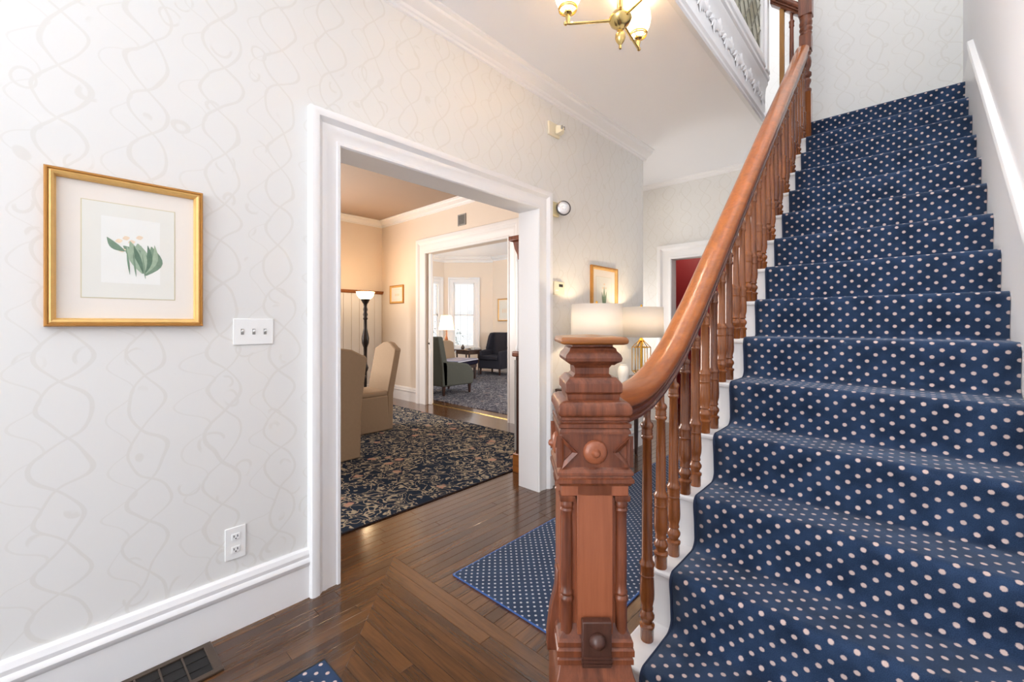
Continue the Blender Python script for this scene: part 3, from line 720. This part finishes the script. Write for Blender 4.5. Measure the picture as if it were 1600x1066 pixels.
LB(MB().box(-.05, .05, 1.02, 1.10, -.06, 1.6), 'end_post', 'trim_white', bevel=.004)

# ------------------------------------------------------------------ rugs
def rug(name, label, m, x0, x1, y0, y1, z=.001, th=.009, binding=None, rotuv=False, cat='rug'):
    mb = MB().box(x0, x1, y0, y1, z, z+th); me = mb.mesh(name); ul = me.uv_layers.new(name='UVMap')
    for l in me.loops: v = me.vertices[l.vertex_index].co; ul.data[l.index].uv = (v.x, v.y)
    me.materials.append(MATS[m]); o = bpy.data.objects.new(name, me); C.objects.link(o); tag(o, label, cat)
    if binding: MB().tube([(x0, y0, z+th*.6), (x1, y0, z+th*.6), (x1, y1, z+th*.6), (x0, y1, z+th*.6)], th*.62, 6, True).build('binding', binding, o, smooth=60)
    return o
rug('hall_runner', 'long dotted navy runner lying on the hall floor beside the newel', 'runner_carpet', -1.785, -.985, 1.47, 5.2, binding='binding_blue')
rug('entrance_mat', 'dotted navy mat corner at the bottom edge near the floor register', 'stair_carpet', -1.71, -.75, -.9, .748, binding='slot_dark')
rug('dining_rug', 'navy floral carpet with cream scrolls under the dining chairs', 'floral_navy', -6.9, -2.66, -1.2, 3.86, binding='fabric_navy')
rug('sitting_rug', 'grey blue floral carpet in the far sitting room', 'floral_grey', -9.4, -3.8, 4.62, 8.4)

# ------------------------------------------------------------------ floor register
vr = thing('floor_register', 'dark metal floor register against the left baseboard', 'vent', (-2.06, .20, .0))
MB().box(-.085, .085, -.37, .24, .0005, .002).build('shade_plate', 'vent_dark', vr)  # dark plate colours in the shade below the bars
for q in ((-.105, -.082, -.4, .265), (.082, .105, -.4, .265), (-.083, .083, .235, .265), (-.083, .083, -.4, -.37)): MB().box(*q, .0005, .009).build('frame', 'vent_metal', vr, bevel=.002)
for i in range(8): MB().box(-.083, .083, .235-.072*(i+1)-.003, .235-.072*(i+1)+.003, .001, .007).build('bar', 'vent_metal', vr)
for i in range(2): MB().box(-.03+.058*i, -.026+.058*i, -.37, .235, .001, .005).build('cross_bar', 'vent_dark', vr)

# ------------------------------------------------------------------ pictures
def picture(name, label, P, a0, a1, z0, z1, fw, depth, m1='gold_frame', m2='gold_dark', matw=None, art=None):
    """P(a,z,d) world point"""
    org = Vector(P((a0+a1)/2, z0, 0)); root = thing(name, label, 'picture', org)
    Q = lambda a, z, d: tuple(Vector(P(a, z, d))-org)
    def ring(prof, nm, m):
        rs = []
        for (a, z, sa, sz) in ((a0, z0, 1, 1), (a1, z0, -1, 1), (a1, z1, -1, -1), (a0, z1, 1, -1), (a0, z0, 1, 1)):
            rs.append([Q(a+sa*w_, z+sz*w_, d) for w_, d in prof])
        return MB().sweep(rs, cap=False).build(nm, m, root, smooth=30)
    D = depth
    ring([(0, 0), (0, D*.8), (fw*.12, D), (fw*.28, D), (fw*.34, D*.8), (fw*.34, 0)], 'outer_moulding', m2)
    ring([(fw*.34, 0), (fw*.34, D*.85), (fw*.55, D*.98), (fw*.8, D*.85), (fw*.9, D*.6), (fw, D*.5), (fw, 0)], 'frame', m1)
    def flat(x0, x1, y0, y1, d0, d1, nm, m, par=root):
        return MB().add([Q(x0,y0,d0),Q(x1,y0,d0),Q(x1,y1,d0),Q(x0,y1,d0),Q(x0,y0,d1),Q(x1,y0,d1),Q(x1,y1,d1),Q(x0,y1,d1)],[(0,3,2,1),(4,5,6,7),(0,1,5,4),(1,2,6,5),(2,3,7,6),(3,0,4,7)]).build(nm, m, par)
    b = flat(a0+fw*.9, a1-fw*.9, z0+fw*.9, z1-fw*.9, 0.002, .006, 'mat_board', 'mat_board')
    if matw:
        ma, mz0, mz1 = matw
        flat(a0+ma-.003, a1-ma+.003, z0+mz0-.003, z1-mz1+.003, .006, .0066, 'mat_bevel', 'print_edge', b)
        pr = flat(a0+ma, a1-ma, z0+mz0, z1-mz1, .0066, .0072, 'print', 'print_paper', b)
        if art: art(Q, a0+ma, a1-ma, z0+mz0, z1-mz1, b)
    return root
LK = [0]
def leafpoly(Q, base, tip, w, m, par, nm='print_leaf', bend=0.):
    LK[0] = (LK[0]+1) % 14; dd = .0076+LK[0]*.00008
    b = Vector(base); t = Vector(tip); d = t-b; nn = Vector((-d.y, d.x)).normalized(); L = []; R = []
    for i in range(9):
        u = i/8; c = b+d*u+nn*bend*math.sin(PI*u); k = w*math.sin(PI*min(1, u*.93+.05))
        L.append(Q(c.x+nn.x*k, c.y+nn.y*k, dd)); R.append(Q(c.x-nn.x*k, c.y-nn.y*k, dd))
    return MB().add(L+R, [(i, i+1, 9+i+1, 9+i) for i in range(8)]).build(nm, m, par)
def art1(Q, x0, x1, z0, z1, par):
    W_, H_ = x1-x0, z1-z0; p = lambda a, b: (x0+a*W_, z0+b*H_); r = lambda a, b: p(a*.86+.06, b*.95+.03)
    q4 = [p(.19, .16), p(.83, .16), p(.83, .86), p(.19, .86)]
    MB().add([Q(a, b, .0074) for a, b in q4], [(0, 1, 2, 3)]).build('print_sheet', 'sheet_white', par)
    leafpoly(Q, r(.70, .24), r(.78, .58), .024, 'leaf_green', par, bend=-.02); leafpoly(Q, r(.68, .26), r(.60, .60), .026, 'leaf_pale', par)
    leafpoly(Q, r(.72, .28), r(.42, .56), .026, 'leaf_green', par, bend=-.012); leafpoly(Q, r(.66, .3), r(.50, .62), .016, 'leaf_pale', par)
    leafpoly(Q, r(.44, .50), r(.22, .64), .012, 'leaf_green', par, bend=.008)
    for k in range(5): leafpoly(Q, r(.70-.01*k, .26), r(.82-.09*k, .60-.01*k), .009, 'leaf_dark' if k % 2 else 'leaf_pale', par, bend=-.015+.005*k)
    for a, b in ((.50, .24), (.58, .22), (.70, .20)): leafpoly(Q, r(a, b), r(a-.04, b+.28), .003, 'leaf_green', par, 'print_stem')
    for a, b in ((.36, .60), (.45, .64), (.62, .66), (.52, .60), (.40, .50)): leafpoly(Q, r(a-.04, b), r(a+.05, b+.02), .008, 'flower_cream', par, 'print_flower')
picture('botanical_picture', 'large gold framed botanical print of green leaves above the light switch', lambda a, z, d: (XW+d, a, z), -.012, .439, 1.340, 1.896, .030, .030, matw=(.093, .107, .096), art=art1)
def art2(Q, x0, x1, z0, z1, par):
    W_, H_ = x1-x0, z1-z0; p = lambda a, b: (x0+a*W_, z0+b*H_)
    for a, b, w_ in ((.5, .75, .018), (.35, .6, .016), (.65, .62, .016), (.45, .45, .018), (.58, .4, .016)): leafpoly(Q, p(.5, .12), p(a, b), w_, 'leaf_green', par)
    for a, b in ((.5, .8), (.42, .7), (.6, .7)): leafpoly(Q, p(a-.05, b), p(a+.06, b+.02), .01, 'flower_cream', par, 'print_flower')
picture('botanical_picture', 'smaller gold framed botanical print above the table lamps', lambda a, z, d: (XW+d, a, z), 3.45, 3.935, 1.34, 1.905, .034, .028, matw=(.10, .10, .10), art=art2)
def art3(Q, x0, x1, z0, z1, par):
    W_, H_ = x1-x0, z1-z0; p = lambda a, b: (x0+a*W_, z0+b*H_)
    for a in (.3, .5, .7): leafpoly(Q, p(a, .3), p(a+.05, .6), .02, 'flower_cream', par, 'print_mark')
picture('framed_picture', 'small gold framed picture on the dining wall right of the floor lamp', lambda a, z, d: (a, YI-d, z), -7.0, -6.56, 1.715, 2.045, .04, .025, matw=(.09, .08, .08), art=art3)
picture('framed_picture', 'thin gold framed picture on the sitting room wall above the wing chair', lambda a, z, d: (a, 8.73-d, z), -8.60, -8.12, 1.42, 2.06, .035, .025, matw=(.08, .08, .08), art=art3)

# ------------------------------------------------------------------ wall devices
sw = thing('light_switch', 'white triple light switch plate below right of the large picture', 'light switch', (XW, .634, 1.255))
MB().box(0, .006, -.082, .082, 0, .118).build('plate', 'plastic_white', sw, bevel=.003)
for k in (-1, 0, 1):
    s_ = MB().box(.006, .0066, k*.046-.006, k*.046+.006, .046, .072).build('toggle_slot', 'slot_grey', sw)
    MB().frus(0, .0045, .0045, .012, .003, .0035).build('toggle', 'plastic_white', s_, bevel=.001).matrix_basis = Matrix.Translation((.006, k*.046, .061)) @ Matrix.Rotation(math.radians(65), 4, 'Y')
def outlet(label, P, wd=.07, h=.118):
    org = Vector(P(0, 0, 0)); o = thing('power_outlet', label, 'outlet', org)
    def bx(u0, u1, z0, z1, d0, d1, nm, m, par, bev=0.):
        q = lambda u, z, d: tuple(Vector(P(u, z, d))-org)
        return MB().add([q(u0,z0,d0),q(u1,z0,d0),q(u1,z1,d0),q(u0,z1,d0),q(u0,z0,d1),q(u1,z0,d1),q(u1,z1,d1),q(u0,z1,d1)],[(0,3,2,1),(4,5,6,7),(0,1,5,4),(1,2,6,5),(2,3,7,6),(3,0,4,7)]).build(nm, m, par, bevel=bev)
    bx(-wd/2, wd/2, 0, h, 0, .006, 'plate', 'plastic_white', o, .002)
    for zc in (h*.3, h*.7):
        s_ = bx(-.016, .016, zc-.014, zc+.014, .006, .009, 'socket', 'plastic_white', o, .003)
        for u, z0, z1, w2 in ((-.007, zc-.002, zc+.008, .0015), (.007, zc-.002, zc+.008, .0015), (0, zc-.010, zc-.005, .0025)): bx(u-w2, u+w2, z0, z1, .009, .0094, 'slot', 'slot_dark', s_)
outlet('white duplex power outlet low on the papered wall above the baseboard', lambda u, z, d: (XW+d, .562+u, .31+z), .08, .14)
outlet('white power outlet low on the dining wall behind the beige chair', lambda u, z, d: (-6.96+u, YI-d, .33+z))
st_ = thing('alarm_strobe', 'cream alarm detector mounted high on the wall under the crown moulding', 'alarm', (XW, 2.875, 2.92))
MB().box(0, .02, -.075, .075, .0, .11).build('back_plate', 'plastic_cream', st_, bevel=.005)
MB().stack([(.028, 0), (.034, .01), (.030, .04), (.012, .06)]).build('sensor_head', 'plastic_cream', st_, bevel=.004).matrix_basis = Matrix.Translation((.018, .045, .058)) @ Matrix.Rotation(PI/2, 4, 'Y')
for k in (-1, 1): MB().box(.06, .08, .045+k*.016-.006, .045+k*.016+.006, .055, .085).build('lens', 'slot_grey', st_, bevel=.002)
el = thing('emergency_light', 'round swivelling emergency lamp head on a yellowed plate beside the door casing', 'emergency light', (XW, 2.885, 2.25))
MB().box(0, .03, -.045, .045, 0, .12).build('back_plate', 'plastic_yellowed', el, bevel=.008)
MB().tube([(.03, 0, .06), (.06, .02, .06)], .012, 10).build('arm', 'plastic_cream', el, smooth=50)
Mh = Matrix.Translation((.07, .04, .065)) @ Matrix.Rotation(math.radians(-38), 4, 'Z') @ Matrix.Rotation(PI/2, 4, 'Y')
hd = MB().lathe([(.03, -.03), (.05, -.015), (.062, .01), (.062, .02), (.056, .022)], n=24).build('lamp_head', 'rim_dark', el, smooth=40); hd.matrix_basis = Mh
MB().lathe([(.055, .018), (.05, .024), (.03, .028), (.01, .030), (.001, .030)], n=24).build('lens', 'lens_clear', hd, smooth=50)
MB().lathe([(.016, .028), (.014, .034), (.001, .036)], n=16).build('bulb_cover', 'plastic_white', hd, smooth=50)
th = thing('thermostat', 'cream thermostat with a dark display beside the door casing', 'thermostat', (XW, 2.93, 1.595))
MB().box(0, .028, -.07, .075, 0, .112).build('body', 'plastic_cream', th, bevel=.004)
MB().box(.028, .029, -.005, .05, .066, .09).build('display', 'slot_dark', th)
for k in range(3): MB().box(.028, .030, -.05+k*.014, -.042+k*.014, .03, .04).build('button', 'plastic_white', th)
vn = thing('wall_vent', 'small grey square vent grille above the sitting room opening', 'vent', (-4.99, YI, 2.85))
MB().box(-.09, .09, -.004, 0, 0, .17).build('backing', 'slot_dark', vn)
for q in ((-.09, -.07, 0, .17), (.07, .09, 0, .17), (-.07, .07, 0, .02), (-.07, .07, .15, .17)): MB().box(q[0], q[1], -.012, -.003, q[2], q[3]).build('frame', 'slot_grey', vn)
for i in range(6): MB().box(-.07, .07, -.010, -.004, .030+i*.02, .038+i*.02).build('slat', 'slot_grey', vn)

# ------------------------------------------------------------------ chandelier
ch = thing('brass_chandelier', 'polished brass ceiling light with cream glass globes at the top of the hall', 'chandelier', (-1.115, 2.05, 2.8))
MB().lathe([(.001, 0), (.007, .003), (.008, .014), (.006, .022), (.012, .03), (.022, .045), (.027, .06), (.026, .078), (.016, .092), (.013, .10), (.020, .106), (.022, .112), (.03, .118), (.05, .135), (.056, .15), (.060, .156), (.060, .164), (.054, .168), (.042, .19), (.026, .205), (.018, .215), (.016, .40), (.03, .42), (.06, .45), (.075, .48), (.075, .5)], n=28).build('stem', 'brass', ch, smooth=40)
for a in (218.6, 97, 338):
    r_ = math.radians(a); c_, s_ = math.cos(r_), math.sin(r_)
    arm = MB().tube([(c_*q, s_*q, .155+dz) for q, dz in ((.04, .0), (.15, -.004), (.26, -.006), (.285, -.004))], [.0085, .007, .007, .006], 10).ball((c_*.287, s_*.287, .151), .011).build('arm', 'brass', ch, smooth=50)
    MB().lathe([(.008, .15), (.010, .17), (.014, .185), (.010, .195), (.022, .205), (.020, .215)], c_*.275, s_*.275, 16).build('cup', 'brass', arm, smooth=45)
    ri = MB()
    for rr, zz in ((.046, .222), (.048, .232)): ri.tube([(c_*.275+rr*math.cos(2*PI*i/24), s_*.275+rr*math.sin(2*PI*i/24), zz) for i in range(24)], .004, 6, True)
    for i in range(4):
        b = 2*PI*i/4; ri.tube([(c_*.275+.018*math.cos(b), s_*.275+.018*math.sin(b), .210), (c_*.275+.046*math.cos(b), s_*.275+.046*math.sin(b), .224)], .003, 6)
    ri.build('gallery_ring', 'brass', arm, smooth=50)
    MB().lathe([(.030, .232), (.050, .246), (.064, .275), (.070, .31), (.066, .35), (.056, .385), (.050, .41)], c_*.275, s_*.275, 24, cap=False).build('glass_globe', 'glass_amber', arm, smooth=60)
    MB().ball((c_*.275, s_*.275, .30), .024).build('bulb', 'bulb_warm', arm, smooth=60)
    point('globe_light', (c_*.275, s_*.275, .33), 13, (1, .97, .93), .05, ch)

# ------------------------------------------------------------------ console table with lamps
TC, TL, TD, TH = 3.53, .68, .55, .81
ct = thing('console_table', 'dark half-round wooden table under the two table lamps', 'table', (XW+.04, TC, 0))
def demi(L, D, z0, z1, n=24):
    p = [(D*math.sin(PI*i/n), -L*math.cos(PI*i/n), z0) for i in range(n+1)]; return MB().poly(p, (0, 0, z1-z0))
demi(TL, TD, TH-.025, TH).build('table_top', 'dark_wood', ct, bevel=.006)
demi(TL-.05, TD-.04, TH-.12, TH-.025).build('apron', 'dark_wood', ct)
for a in (10, 30, 150, 170):
    a = math.radians(a); x_, y_ = (TD-.075)*math.sin(a)+.01, -(TL-.085)*math.cos(a)
    MB().stack([(.012, 0), (.014, .05), (.022, TH-.13), (.022, TH-.03)], x_, y_).build('leg', 'dark_wood', ct, bevel=.003)
def table_lamp(label, x, y, group='matching gold table lamps'):
    o = thing('table_lamp', label, 'lamp', (x, y, TH), 0, group)
    MB().lathe([(.075, .001), (.078, .006), (.075, .014), (.03, .018)], n=24).build('base', 'gold_lamp', o, smooth=40)
    fr = MB()
    for i in range(6):
        a = 2*PI*i/6+.3; c_, s_ = math.cos(a), math.sin(a)
        fr.tube([(.03*c_, .03*s_, .018), (.088*c_, .088*s_, .075), (.088*c_, .088*s_, .31), (.012*c_, .012*s_, .385)], .0045, 6)
    for z in (.075, .31): fr.tube([(.088*math.cos(2*PI*i/6+.3), .088*math.sin(2*PI*i/6+.3), z) for i in range(6)], .0045, 6, True)
    fr.build('cage', 'gold_lamp', o, smooth=60)
    MB().lathe([(.012, .018), (.012, .36), (.03, .375), (.012, .40), (.010, .46)], n=12).build('stem', 'gold_lamp', o, smooth=40)
    sh = MB().lathe([(.212, .41), (.206, .70)], n=40, cap=False).build('lamp_shade', 'shade_white', o, smooth=60)
    sh.modifiers.new('s', 'SOLIDIFY').thickness = .003
    fi = MB(); fi.tube([(0, -.205, .69), (0, .205, .69)], .003, 6).tube([(-.205, 0, .69), (.205, 0, .69)], .003, 6).lathe([(.004, .55), (.004, .70), (.010, .71), (.008, .725), (.001, .73)], n=10); fi.build('harp', 'gold_lamp', o, smooth=40)
    MB().ball((0, 0, .53), .028).build('bulb', 'bulb_warm', o, smooth=60)
    point('lamp_light', (0, 0, .56), 5.2, (1, .78, .52), .04, o)
    return o
table_lamp('gold lamp with white drum shade right of the vase, nearest the back hall', -1.92, 3.95)
table_lamp('gold lamp with white drum shade directly above the newel cap', -1.885, 3.07)
vs_ = MB().lathe([(.030, 0), (.034, .004), (.036, .02), (.050, .09), (.052, .125), (.044, .155), (.030, .172), (.032, .18), (.026, .178), (.024, .16)], -1.84, 3.44, 24, TH).build('vase', 'ceramic_white', smooth=50)
tag(vs_, 'small white ceramic vase on the half-round table between the lamps', 'vase')

# ------------------------------------------------------------------ dining furniture
def parsons(label, x, y, rz):
    o = thing('dining_chair', label, 'chair', (x, y, .011), rz, 'slipcovered dining chairs')
    MB().frus(0, .255, .245, .44, .245, .235, 0, .05).build('skirt', 'linen_beige', o, bevel=.02, seg=3)
    MB().box(-.245, .245, -.18, .285, .43, .50).build('seat', 'linen_beige', o, bevel=.025, seg=3)
    out = [(-.245, .0), (.245, .0), (.25, .46), (.255, 1.0)]
    top = [(.235, 1.025), (.20, 1.035), (.15, 1.06), (.09, 1.09), (0, 1.105)]
    out = out+top+[(-x_, z) for x_, z in reversed(top[:-1])]+[(-.255, 1.0), (-.25, .46)]
    yr = lambda z: -.17-.13*max(0, (z-.44))/.66
    A = [(x_, yr(z), z) for x_, z in out]; B = [(x_, yr(z)-.085, z) for x_, z in out]; n = len(A)
    # split at the seat line so that the rake bends there
    MB().add(A+B, [tuple(range(2, n-0))+() if False else (0, 1, 2, n-1), tuple(range(2, n)), (n, n+n-1, n+2, n+1), tuple(range(2*n-1, n+1, -1))]+[(i, (i+1)%n, n+(i+1)%n, n+i) for i in range(n)]).build('backrest', 'linen_beige', o, bevel=.015, seg=2)
    return o
parsons('beige slipcovered dining chair nearest the hall, cut by the left door casing', -4.26, 1.87, PI/2)
parsons('beige slipcovered dining chair with arched back in front of the floor lamp', -5.05, 2.72, PI)
dt = thing('dining_table', 'dark wooden dining table with its corner showing between the chairs', 'table', (-5.25, 1.5, .011))
MB().box(-.65, .65, -1.0, 1.0, .71, .74).build('table_top', 'dark_wood', dt, bevel=.008)
MB().box(-.56, .56, -.9, .9, .62, .71).build('apron', 'dark_wood', dt)
for sx in (-1, 1):
    for sy in (-1, 1): MB().stack([(.025, 0), (.03, .3), (.035, .63)], sx*.53, sy*.87).build('leg', 'dark_wood', dt)
tl = thing('floor_lamp', 'dark turned torchiere floor lamp glowing in the dining room corner', 'lamp', (-6.51, 3.515, .011))
MB().lathe([(.15, 0), (.15, .02), (.12, .04), (.06, .06), (.04, .08)], n=24).build('base', 'black_metal', tl, smooth=40)
MB().lathe([(.03, .07), (.05, .10), (.03, .14), (.022, .2), (.022, .55), (.04, .58), (.05, .62), (.03, .68), (.022, .72), (.03, .95), (.055, 1.02), (.06, 1.10), (.045, 1.18), (.028, 1.26), (.025, 1.40), (.038, 1.42), (.026, 1.45), (.038, 1.49), (.026, 1.53), (.036, 1.57), (.024, 1.62), (.03, 1.66), (.045, 1.68), (.06, 1.71), (.075, 1.74)], n=18).build('pole', 'black_metal', tl, smooth=45)
MB().lathe([(.06, 1.735), (.10, 1.76), (.13, 1.80), (.145, 1.86), (.14, 1.86), (.125, 1.805), (.095, 1.768), (.001, 1.75)], n=28, cap=False).build('glass_bowl', 'bulb_torch', tl, smooth=60)
point('torch_light', (0, 0, 1.93), 5, (1, .72, .46), .06, tl)
# tall mirrored cabinet beside the opening, mostly hidden by the jamb
tc = thing('mirror_cabinet', 'narrow slice of a tall dark mirrored cabinet behind the right door jamb', 'cabinet', (XD, 3.27, 0))
MB().box(-.285, -.004, -.40, .40, 0, .17).build('base', 'orange_wood', tc, bevel=.006)
MB().box(-.26, -.004, -.385, .385, .17, 1.05).build('lower_case', 'dark_wood', tc, bevel=.004)
MB().stack([(.012, .2), (.012, 1.02)], -.262, -.375).build('corner_strip', 'slot_grey', tc)
MB().box(-.29, -.004, -.41, .41, 1.05, 1.10).build('ledge', 'newel_wood', tc, bevel=.012)
for s_ in (-1, 1): MB().lathe([(.02, 1.10), (.026, 1.13), (.014, 1.16), (.012, 1.5), (.014, 1.9), (.024, 1.93), (.016, 1.96)], -.245, s_*.365, 12).build('turned_support', 'post_tan' if False else 'plaster_white', tc, smooth=45)
MB().box(-.20, -.004, -.38, .38, 1.10, 1.95).build('upper_case', 'plaster_white', tc, bevel=.004)
MB().box(-.204, -.20, -.32, .32, 1.16, 1.90).build('mirror', 'mirror_glass', tc)
MB().add([(x_, y_, z_) for z_, hx, hy in ((1.93, .235, .385), (1.98, .24, .39), (2.03, .262, .40), (2.09, .27, .41), (2.10, .30, .44), (2.14, .30, .44)) for x_, y_ in ((-.004, -hy), (-.004, hy), (-hx, hy), (-hx, -hy))],
         [(i*4+k, i*4+(k+1)%4, i*4+4+(k+1)%4, i*4+4+k) for i in range(5) for k in range(4)]+[(3,2,1,0), (20,21,22,23)]).build('cornice', 'newel_wood', tc, bevel=.004)
# pocket doors of the sitting room opening
for x0, x1, lab, sgn in ((IX0+.003, IX0+.075, 'white pocket door edge with black keyhole left of the sitting room opening', 1), (IX1-.05, IX1-.003, 'white pocket door edge right of the sitting room opening', -1)):
    pd = thing('pocket_door', lab, 'door', ((x0+x1)/2, YI+.05, .0)); hw = (x1-x0)/2
    MB().box(-hw, hw, -.02, .02, .004, IZ-.004).build('slab', 'trim_white', pd, bevel=.003)
    lk = MB().box(-.018, .018, -.023, -.019, .95, 1.10).build('lock_plate', 'plastic_white' if sgn > 0 else 'trim_white', pd)
    MB().ball((0, -.022, 1.02), .016, 10, 6).build('keyhole', 'slot_dark', lk)

# ------------------------------------------------------------------ sitting room furniture
ac = thing('armchair', 'grey green upholstered armchair seen from behind in the far opening', 'armchair', (-6.62, 5.28, .011), 0)
def AC(mb, nm, m='fabric_green', b=.03, par=ac): return mb.build(nm, m, par, bevel=b, seg=3)
AC(MB().box(-.36, .36, -.36, .36, .17, .46), 'seat_base')
AC(MB().box(-.26, .26, -.2, .38, .44, .54), 'cushion')
AC(MB().add([(x_, y_, z_) for z_, y0, y1 in ((.17, -.39, -.25), (.55, -.40, -.25), (1.10, -.50, -.37)) for x_, y_ in ((-.37, y0), (.37, y0), (.37, y1), (-.37, y1))],
   [(0,3,2,1), (8,9,10,11)]+[(i*4+k, i*4+(k+1)%4, i*4+4+(k+1)%4, i*4+4+k) for i in range(2) for k in range(4)]), 'backrest')
for s_ in (-1, 1):
    pts = [(s_*.37, -.36, .17), (s_*.37, .37, .17), (s_*.37, .39, .38), (s_*.37, .34, .49), (s_*.37, .22, .57), (s_*.37, -.05, .61), (s_*.37, -.40, .66)]
    AC(MB().poly(pts, (-s_*.12, 0, 0)), 'arm')
    for y_ in (-.32, .31): AC(MB().stack([(.016, 0), (.026, .18)], s_*.32, y_), 'leg', 'dark_wood', .003)
wc = thing('wing_chair', 'dark navy wingback armchair by the bay window in the far room', 'armchair', (-8.10, 8.13, .011), math.radians(180+12))
def WC(mb, nm, m='fabric_navy', b=.03): return mb.build(nm, m, wc, bevel=b, seg=3)
WC(MB().box(-.35, .35, -.30, .33, .16, .40), 'seat_base'); WC(MB().box(-.27, .27, -.2, .37, .39, .50), 'cushion')
WC(MB().add([(x_, y_, z_) for z_, y0, y1 in ((.16, -.36, -.24), (.5, -.36, -.22), (1.10, -.46, -.34)) for x_, y_ in ((-.35, y0), (.35, y0), (.35, y1), (-.35, y1))],
   [(0,3,2,1), (8,9,10,11)]+[(i*4+k, i*4+(k+1)%4, i*4+4+(k+1)%4, i*4+4+k) for i in range(2) for k in range(4)]), 'backrest')
for s_ in (-1, 1):
    WC(MB().poly([(s_*.36, -.38, .64), (s_*.36, -.02, .64), (s_*.36, -.08, .8), (s_*.36, -.16, 1.0), (s_*.36, -.24, 1.09), (s_*.36, -.44, 1.10)], (-s_*.09, 0, 0)), 'wing')
    WC(MB().poly([(s_*.37, -.34, .16), (s_*.37, .32, .16), (s_*.37, .34, .5), (s_*.37, .30, .62), (s_*.37, -.3, .66)], (-s_*.11, 0, 0)), 'arm')
    for y_ in (-.28, .28): WC(MB().stack([(.016, 0), (.025, .17)], s_*.30, y_), 'leg', 'dark_wood', .003)
se = thing('settee', 'settee with beige back and dark navy seat with pale piping in the bay', 'settee', (-7.86, 6.56, .011), math.radians(-70))
MB().box(-.5, .5, -.3, .33, .36, .47).build('seat', 'fabric_seat_navy', se, bevel=.03, seg=3)
MB().tube([(-.48, .33, .475), (.48, .33, .475)], .012, 6).build('piping', 'piping_white', se, smooth=60)
MB().box(-.48, .48, -.28, .31, .478, .50).build('seat_sheen', 'seat_sheen_lilac', se, bevel=.008)  # thin pale slab paints the reflected light on top of the navy seat
MB().poly([(-.5, -.30, .40), (.5, -.30, .40), (.5, -.36, .88), (.35, -.37, .93), (-.35, -.37, .93), (-.5, -.36, .88)], (0, -.10, 0)).build('backrest', 'linen_beige', se, bevel=.03, seg=3)
MB().box(-.48, .48, -.33, .30, .28, .36).build('frame', 'dark_wood', se, bevel=.01)
for sx in (-1, 1):
    for y_ in (-.28, .26): MB().stack([(.018, 0), (.028, .29)], sx*.44, y_).build('leg', 'dark_wood', se)
sd = thing('side_table', 'dark wooden side table in front of the bay window', 'table', (-8.44, 7.43, .011), 0)
MB().box(-.30, .30, -.22, .22, .64, .67).build('table_top', 'dark_wood', sd, bevel=.006)
MB().box(-.26, .26, -.18, .18, .55, .64).build('apron', 'dark_wood', sd)
for sx in (-1, 1):
    for sy in (-1, 1): MB().lathe([(.02, 0), (.012, .06), (.014, .3), (.022, .5), (.024, .56)], sx*.24, sy*.16, 10).build('leg', 'dark_wood', sd, smooth=50)
zt_ = .011+.67
tag(MB().lathe([(.03, 0), (.05, .03), (.04, .07), (.018, .1), (.022, .12), (.001, .12)], -8.60, 7.40, 14, zt_).build('ornament_jar', 'book_dark', smooth=50), 'small dark jar at the left end of the side table', 'jar')
tag(MB().lathe([(.04, 0), (.07, .05), (.075, .07), (.07, .07), (.03, .02), (.001, .02)], -8.26, 7.44, 16, zt_).build('bowl', 'ceramic_white', smooth=50), 'pale bowl on the right end of the side table', 'bowl')
tag(MB().box(-8.47, -8.37, 7.36, 7.50, zt_, zt_+.03).build('book', 'slot_grey', bevel=.003), 'grey book lying in the middle of the side table', 'book')
et = thing('end_table', 'end table holding the glowing sitting room lamp', 'table', (-8.72, 6.95, .011))
MB().lathe([(.22, .62), (.23, .63), (.22, .65)], n=24).build('table_top', 'dark_wood', et, smooth=40); MB().lathe([(.16, 0), (.15, .03), (.04, .06), (.03, .3), (.05, .45), (.03, .62)], n=16).build('pedestal', 'dark_wood', et, smooth=45)
sl = thing('table_lamp', 'lit table lamp with cream shade in front of the sitting room bay', 'lamp', (-8.72, 6.95, .011+.65))
MB().lathe([(.07, 0), (.07, .015), (.03, .03), (.02, .08), (.05, .17), (.055, .24), (.03, .33), (.014, .37), (.014, .52)], n=18).build('base', 'orange_wood', sl, smooth=45)
MB().lathe([(.20, .53), (.13, .90)], n=28, cap=False).build('lamp_shade', 'shade_cream', sl, smooth=60)
MB().ball((0, 0, .66), .03).build('bulb', 'bulb_warm', sl, smooth=60)
point('lamp_light', (0, 0, .72), 14, (1, .72, .42), .04, sl)
point('red_room_fill', (-2.6, 6.4, 2.7), 13, (1, .85, .7), .15)  # unseen point light added to brighten the red room
area('back_hall_top_fill', (-2.6, 5.0, 3.25), (0, 0, 0), .35, .35, 1, (1, .93, .85))  # weak downward fill added to the back hall, no fitting modelled
# brass sconce in the red room
bs = thing('brass_sconce', 'small brass wall sconce glimpsed in the red room between the balusters', 'sconce', (-2.42, 7.2, 1.28))
MB().lathe([(.03, 0), (.035, .01), (.02, .02)], n=16).build('back_plate', 'gold_lamp', bs, smooth=40).matrix_basis = Matrix.Translation((0, 0, .06)) @ Matrix.Rotation(PI/2, 4, 'X')
MB().tube([(0, -.01, .06), (.0, -.06, .02), (0, -.10, .03), (0, -.12, .09), (0, -.11, .18)], .010, 8).build('arm', 'gold_lamp', bs, smooth=50)
MB().lathe([(.012, .17), (.03, .185), (.02, .2), (.014, .26)], 0, -.11, 14).build('candle_cup', 'gold_lamp', bs, smooth=45)
